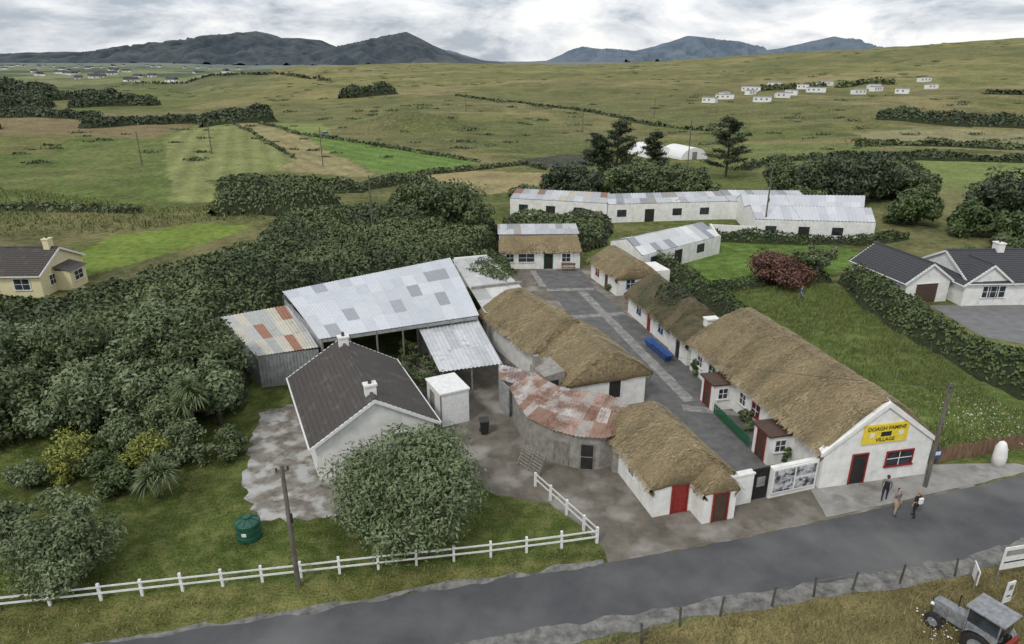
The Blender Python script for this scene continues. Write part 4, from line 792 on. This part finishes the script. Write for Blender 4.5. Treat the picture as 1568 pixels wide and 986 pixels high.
def pine(x,y,h,r,seed):
    e=empty('pine_tree',x,y,0,float(terr(x,y))); b=MB(); b.tube([(0,0,0),(0,0,h*.6),(0,0,h)],[.28,.18,.03],BARK,8); R=np.random.default_rng(seed); C=[];Nn=[]
    for i in range(34):
        z=h*(.12+.86*i/34); L=r*(1-.75*(i/34))*R.uniform(.6,1.1); a=R.uniform(0,6.28); d=np.array([math.cos(a),math.sin(a),.25]); b.tube([(0,0,z),tuple(np.array([0,0,z])+d*L)],[.07,.02],BARK,4)
        n=190; t=R.uniform(.15,1,n)**.8; C.append(np.array([0,0,z])+d*L*t[:,None]+R.normal(0,.42,(n,3))*np.array([1,1,.45])); Nn.append(np.tile([0,0,1.],(n,1)))
    b.obj('trunk_and_limbs',e); C=np.vstack(C); leaves('needles',C,np.vstack(Nn),R.uniform(.2,.42,len(C)),LDRK,.3,e)
pine(46.5,150,12.5,7,5); pine(23,152,11.5,7.5,6); pine(18.5,150,9,5.5,7); pine(32,158,8.5,4,8)
hl=[([(-170,190),(-140,130),(-110,118),(-80,115),(-62,113)],1.8,1.0,LTHK),([(-58,134),(-50,137),(-40,133),(-28,133)],4.5,2.4,LTHK),([(-30,134),(-24,140),(-16,136)],4,2.2,LTHK),
 ([(-55,177),(-78,220),(-95,252),(-114,286)],.9,.5,LTHK),([(-8,172),(-40,207),(-70,232),(-99,277)],1.0,.6,LTHK),([(-21,152),(-8,160),(3,168),(8,160)],1.6,.9,LTHK),
 ([(-160,262),(-140,290),(-122,296)],6,3,LDRK),([(-123,286),(-108,283),(-96,288)],9,6,LDRK),([(-30,387),(0,362),(29,336),(46,300),(60,255),(80,235)],1.3,.7,LDRK),
 ([(139,271),(155,256),(175,244),(205,238)],6,4,LDRK),([(81,178),(98,178),(130,172),(170,176)],2.4,1.6,LDRK),([(100,205),(125,200),(150,188),(190,190)],2,1.3,LTHK),([(76,138),(90,150),(99,177)],2,1.3,LTHK),
 ([(86,125),(97,121),(115,130),(160,150)],3.5,2.2,LDRK),([(54,160),(66,175),(88,180)],2,1.3,LTHK),([(-70,420),(-84,402),(-96,398)],9,5,LDRK),
 ([(-300,330),(-265,362),(-240,372)],16,5,LDRK),([(-230,372),(-205,385),(-190,380)],9,4,LDRK),([(-255,255),(-225,250),(-205,258)],10,4,LDRK),([(-330,440),(-290,462),(-255,466)],16,5,LDRK),([(-420,520),(-375,545),(-350,548)],18,6,LDRK),([(-560,640),(-500,680),(-470,690)],18,6,LDRK),([(-245,250),(-215,246),(-190,262)],7,3,LDRK),([(-225,290),(-200,300),(-172,296)],7,3,LDRK),
 ([(-400,760),(-250,700),(-140,560)],2.2,1.1,LDRK),([(230,350),(300,330),(360,340)],3,1.6,LDRK),([(135,395),(150,398),(175,402)],4,2.4,LTHK),([(180,400),(200,412),(215,405)],4,2.4,LTHK)]
for i,(P,w,h,m) in enumerate(hl):
    d=np.mean([p[1] for p in P]); ls=max(.32,d/420); linemass('field_hedge' if w<8 else 'woodland_belt',P,w,h,m,dens=min(9,1.6/ls**2),ls=ls,seed=20+i,asp=.6,rough=.8)
R=np.random.default_rng(77); C=[];Nn=[];Sz=[]
for i in range(800):
    y=R.uniform(170,780); s=R.uniform(-.8,1.0); x=s*y
    if fbm(x,y,70,2,3)<.48: continue
    w=R.uniform(.5,2.3); n=46; p=R.normal(0,1,(n,3))*np.array([w*.9,w*.5,w*.14]); p[:,2]=np.abs(p[:,2]); C.append(p+np.array([x,y,float(terr(x,y))])); Nn.append(p/ w+np.array([0,0,.6])); Sz.append(np.full(n,.3+w*.12))
leaves('gorse_scrub',np.vstack(C),np.vstack(Nn),np.concatenate(Sz),LTHK,.6)
tufts('weedy_grass',[(22,72),(36,75),(37,64),(36.5,45),(42,41),(27,37.8),(25.8,38.5),(23,55)],38,.38,.035,GRB,1)
tufts('verge_grass',[(-4,12),(42,12),(42,32.5),(27,28.0),(16.5,25.8),(9.7,24.5),(4.4,23.2),(0,20.6)],85,.4,.022,GRT,2)
tufts('lawn_grass',[(-60,19),(-24,24.9),(4.3,29.7),(3.6,31),(-.9,33.7),(-5,34),(-9,31.6),(-14.3,31.2),(-16.8,35),(-19,43),(-30,40),(-60,40)],26,.09,.03,GRB,3)
tufts('roadside_grass',[(-60,15.2),(-18.2,23.1),(-2.7,26.7),(5,28.3),(4.5,29.3),(-8.6,27.1),(-24,24.6),(-60,18.5)],50,.15,.026,GRT,4)
tufts('rough_pasture_grass',[(-62,98),(-58,99),(-47,107),(-38,107),(-50,118),(-62,118),(-130,150),(-110,90)],4,.5,.12,GRB,5)
R=np.random.default_rng(5); n=300; x=R.normal(33.5,2.0,n); y=R.normal(42,2.2,n); k=(y<60)&(x<38)&(x>27); x,y=x[k],y[k]; x=np.concatenate([x,R.normal(18.8,.4,40)]); y=np.concatenate([y,R.normal(23.3,.6,40)])
n=len(x); leaves('daisy_flowers',np.stack([x,y,R.uniform(.3,.6,n)],-1),np.tile([0,0,1.],(n,1)),R.uniform(.025,.055,n),FLW,.9,jit=.2)
# ================================================================== caravans & distant houses
def caravan(x,y,a,l):
    e=empty('static_caravan',x,y,a,float(terr(x,y))); b=MB(); b.box(0,l,0,3,.2,2.5,WP); b.add([(-.1,-.1,2.5),(l+.1,-.1,2.5),(l+.1,3.1,2.5),(-.1,3.1,2.5),(-.1,1.5,2.95),(l+.1,1.5,2.95)],[(0,1,5,4),(2,3,4,5),(0,4,3),(1,2,5)],PALE)
    for i in range(int(l/2.4)): b.box(.7+i*2.4,1.6+i*2.4,-.03,-.002,1.2,2.0,PANE)
    b.box(.3,l-.3,.2,2.8,-.7,.2,GWOOD); b.obj('caravan_body',e)
for i,(px,y) in enumerate(((1072,345),(1092,366),(1104,374),(1130,398),(1143,380),(1150,340),(1169,410),(1184,352),(1196,366),(1213,396),(1246,412),(1228,376),(1302,362),(1322,386),(1331,374),(1362,362),(1398,412),(1412,384))):
    s=(px-784)/1045/1.04; caravan(s*y,y,rnd.uniform(-40,40),rnd.uniform(5.5,10.5))
def houses(name,L):
    e=empty(name); b=MB()
    for x,y,a,l in L:
        z=float(terr(x,y)); M=Matrix.Translation((x,y,z))@Matrix.Rotation(a,4,'Z'); b.box(0,l,0,7,-1,3.0,W_,M)
        vs=[M@Vector(v) for v in ((-.3,-.4,2.8),(l+.3,-.4,2.8),(l+.3,7.4,2.8),(-.3,7.4,2.8),(-.3,3.5,5.8),(l+.3,3.5,5.8))]; b.add(vs,[(0,1,5,4),(2,3,4,5),(0,4,3),(1,2,5)],SLATE)
        for k in range(2): b.box(2+k*5,3.4+k*5,-.05,-.002,1,2.2,GLASS,M)
    b.obj('houses',e)
L=[]
for i in range(75):
    y=rnd.uniform(800,2700); s=rnd.gauss(-.62,.08) if rnd.random()<.7 else rnd.uniform(-.8,-.36); L.append((s*y,y,rnd.uniform(-1.2,1.2),rnd.uniform(8,16)))
houses('distant_village',L)
Cr=empty('parked_car',-61,229,35,float(terr(-61,229))+.05); b=MB(); b.add([(-.8,-2,.35),(.8,-2,.35),(.8,2,.35),(-.8,2,.35),(-.82,-2,.85),(.82,-2,.85),(.82,2,.8),(-.82,2,.8)],[(3,2,1,0),(4,5,6,7),(0,1,5,4),(1,2,6,5),(2,3,7,6),(3,0,4,7)],GREYP); b.add([(-.78,-1.9,.85),(.78,-1.9,.85),(.78,1.0,.85),(-.78,1.0,.85),(-.65,-1.6,1.45),(.65,-1.6,1.45),(.65,.4,1.45),(-.65,.4,1.45)],[(4,5,6,7),(0,1,5,4),(1,2,6,5),(2,3,7,6),(3,0,4,7)],GLASS)
for sx in(-1,1):
    for yy in(-1.3,1.3): b.tube([(sx*.7,yy,.33),(sx*.84,yy,.33)],.33,RUB,12)
b.obj('car_body',Cr,bevel=.08)
# ================================================================== world, sun, camera
w=D.worlds.new('World'); SC.world=w; w.use_nodes=True; nt=w.node_tree; L=nt.links.new; nt.nodes.clear()
out=N(nt,'ShaderNodeOutputWorld'); sk=N(nt,'ShaderNodeTexSky'); sk.sky_type='NISHITA'; sk.sun_disc=False; sk.sun_elevation=math.radians(48); sk.sun_rotation=math.radians(215)
b1=N(nt,'ShaderNodeBackground'); b1.inputs[1].default_value=.1; L(sk.outputs[0],b1.inputs[0])
tc=N(nt,'ShaderNodeTexCoord'); mp=N(nt,'ShaderNodeMapping'); mp.inputs['Scale'].default_value=(1,1,2.8); mp.inputs['Location'].default_value=(.35,.1,.0); L(tc.outputs['Generated'],mp.inputs['Vector'])
no=N(nt,'ShaderNodeTexNoise'); no.inputs['Scale'].default_value=5.6; no.inputs['Detail'].default_value=10; no.inputs['Roughness'].default_value=.6; no.inputs['Distortion'].default_value=.3; L(mp.outputs[0],no.inputs['Vector'])
rp=N(nt,'ShaderNodeValToRGB'); e=rp.color_ramp.elements; e[0].position=.38; e[0].color=(.44,.49,.56,1); e[1].position=.56; e[1].color=(1.0,1.0,1.0,1); x=e.new(.47); x.color=(.75,.78,.83,1)
L(no.outputs[0],rp.inputs[0]); b2=N(nt,'ShaderNodeBackground'); b2.inputs[1].default_value=1.05; L(rp.outputs[0],b2.inputs[0])
ms=N(nt,'ShaderNodeMixShader'); ms.inputs[0].default_value=.9; L(b1.outputs[0],ms.inputs[1]); L(b2.outputs[0],ms.inputs[2]); L(ms.outputs[0],out.inputs[0])
s=D.lights.new('sun','SUN'); s.energy=1.5; s.angle=math.radians(12); s.color=(1,.965,.91); so=link(D.objects.new('sun',s))
az=math.radians(215); el=math.radians(48); dv=Vector((math.sin(az)*math.cos(el),math.cos(az)*math.cos(el),math.sin(el))); so.rotation_euler=dv.to_track_quat('Z','Y').to_euler()
cd=D.cameras.new('camera'); cd.lens=24; cd.sensor_width=36; cd.clip_end=20000; co=link(D.objects.new('camera',cd)); co.location=(0,0,24); co.rotation_euler=(math.radians(68.9),0,0); SC.camera=co
SC.view_settings.view_transform='Standard'; SC.view_settings.look='None'; SC.view_settings.exposure=0
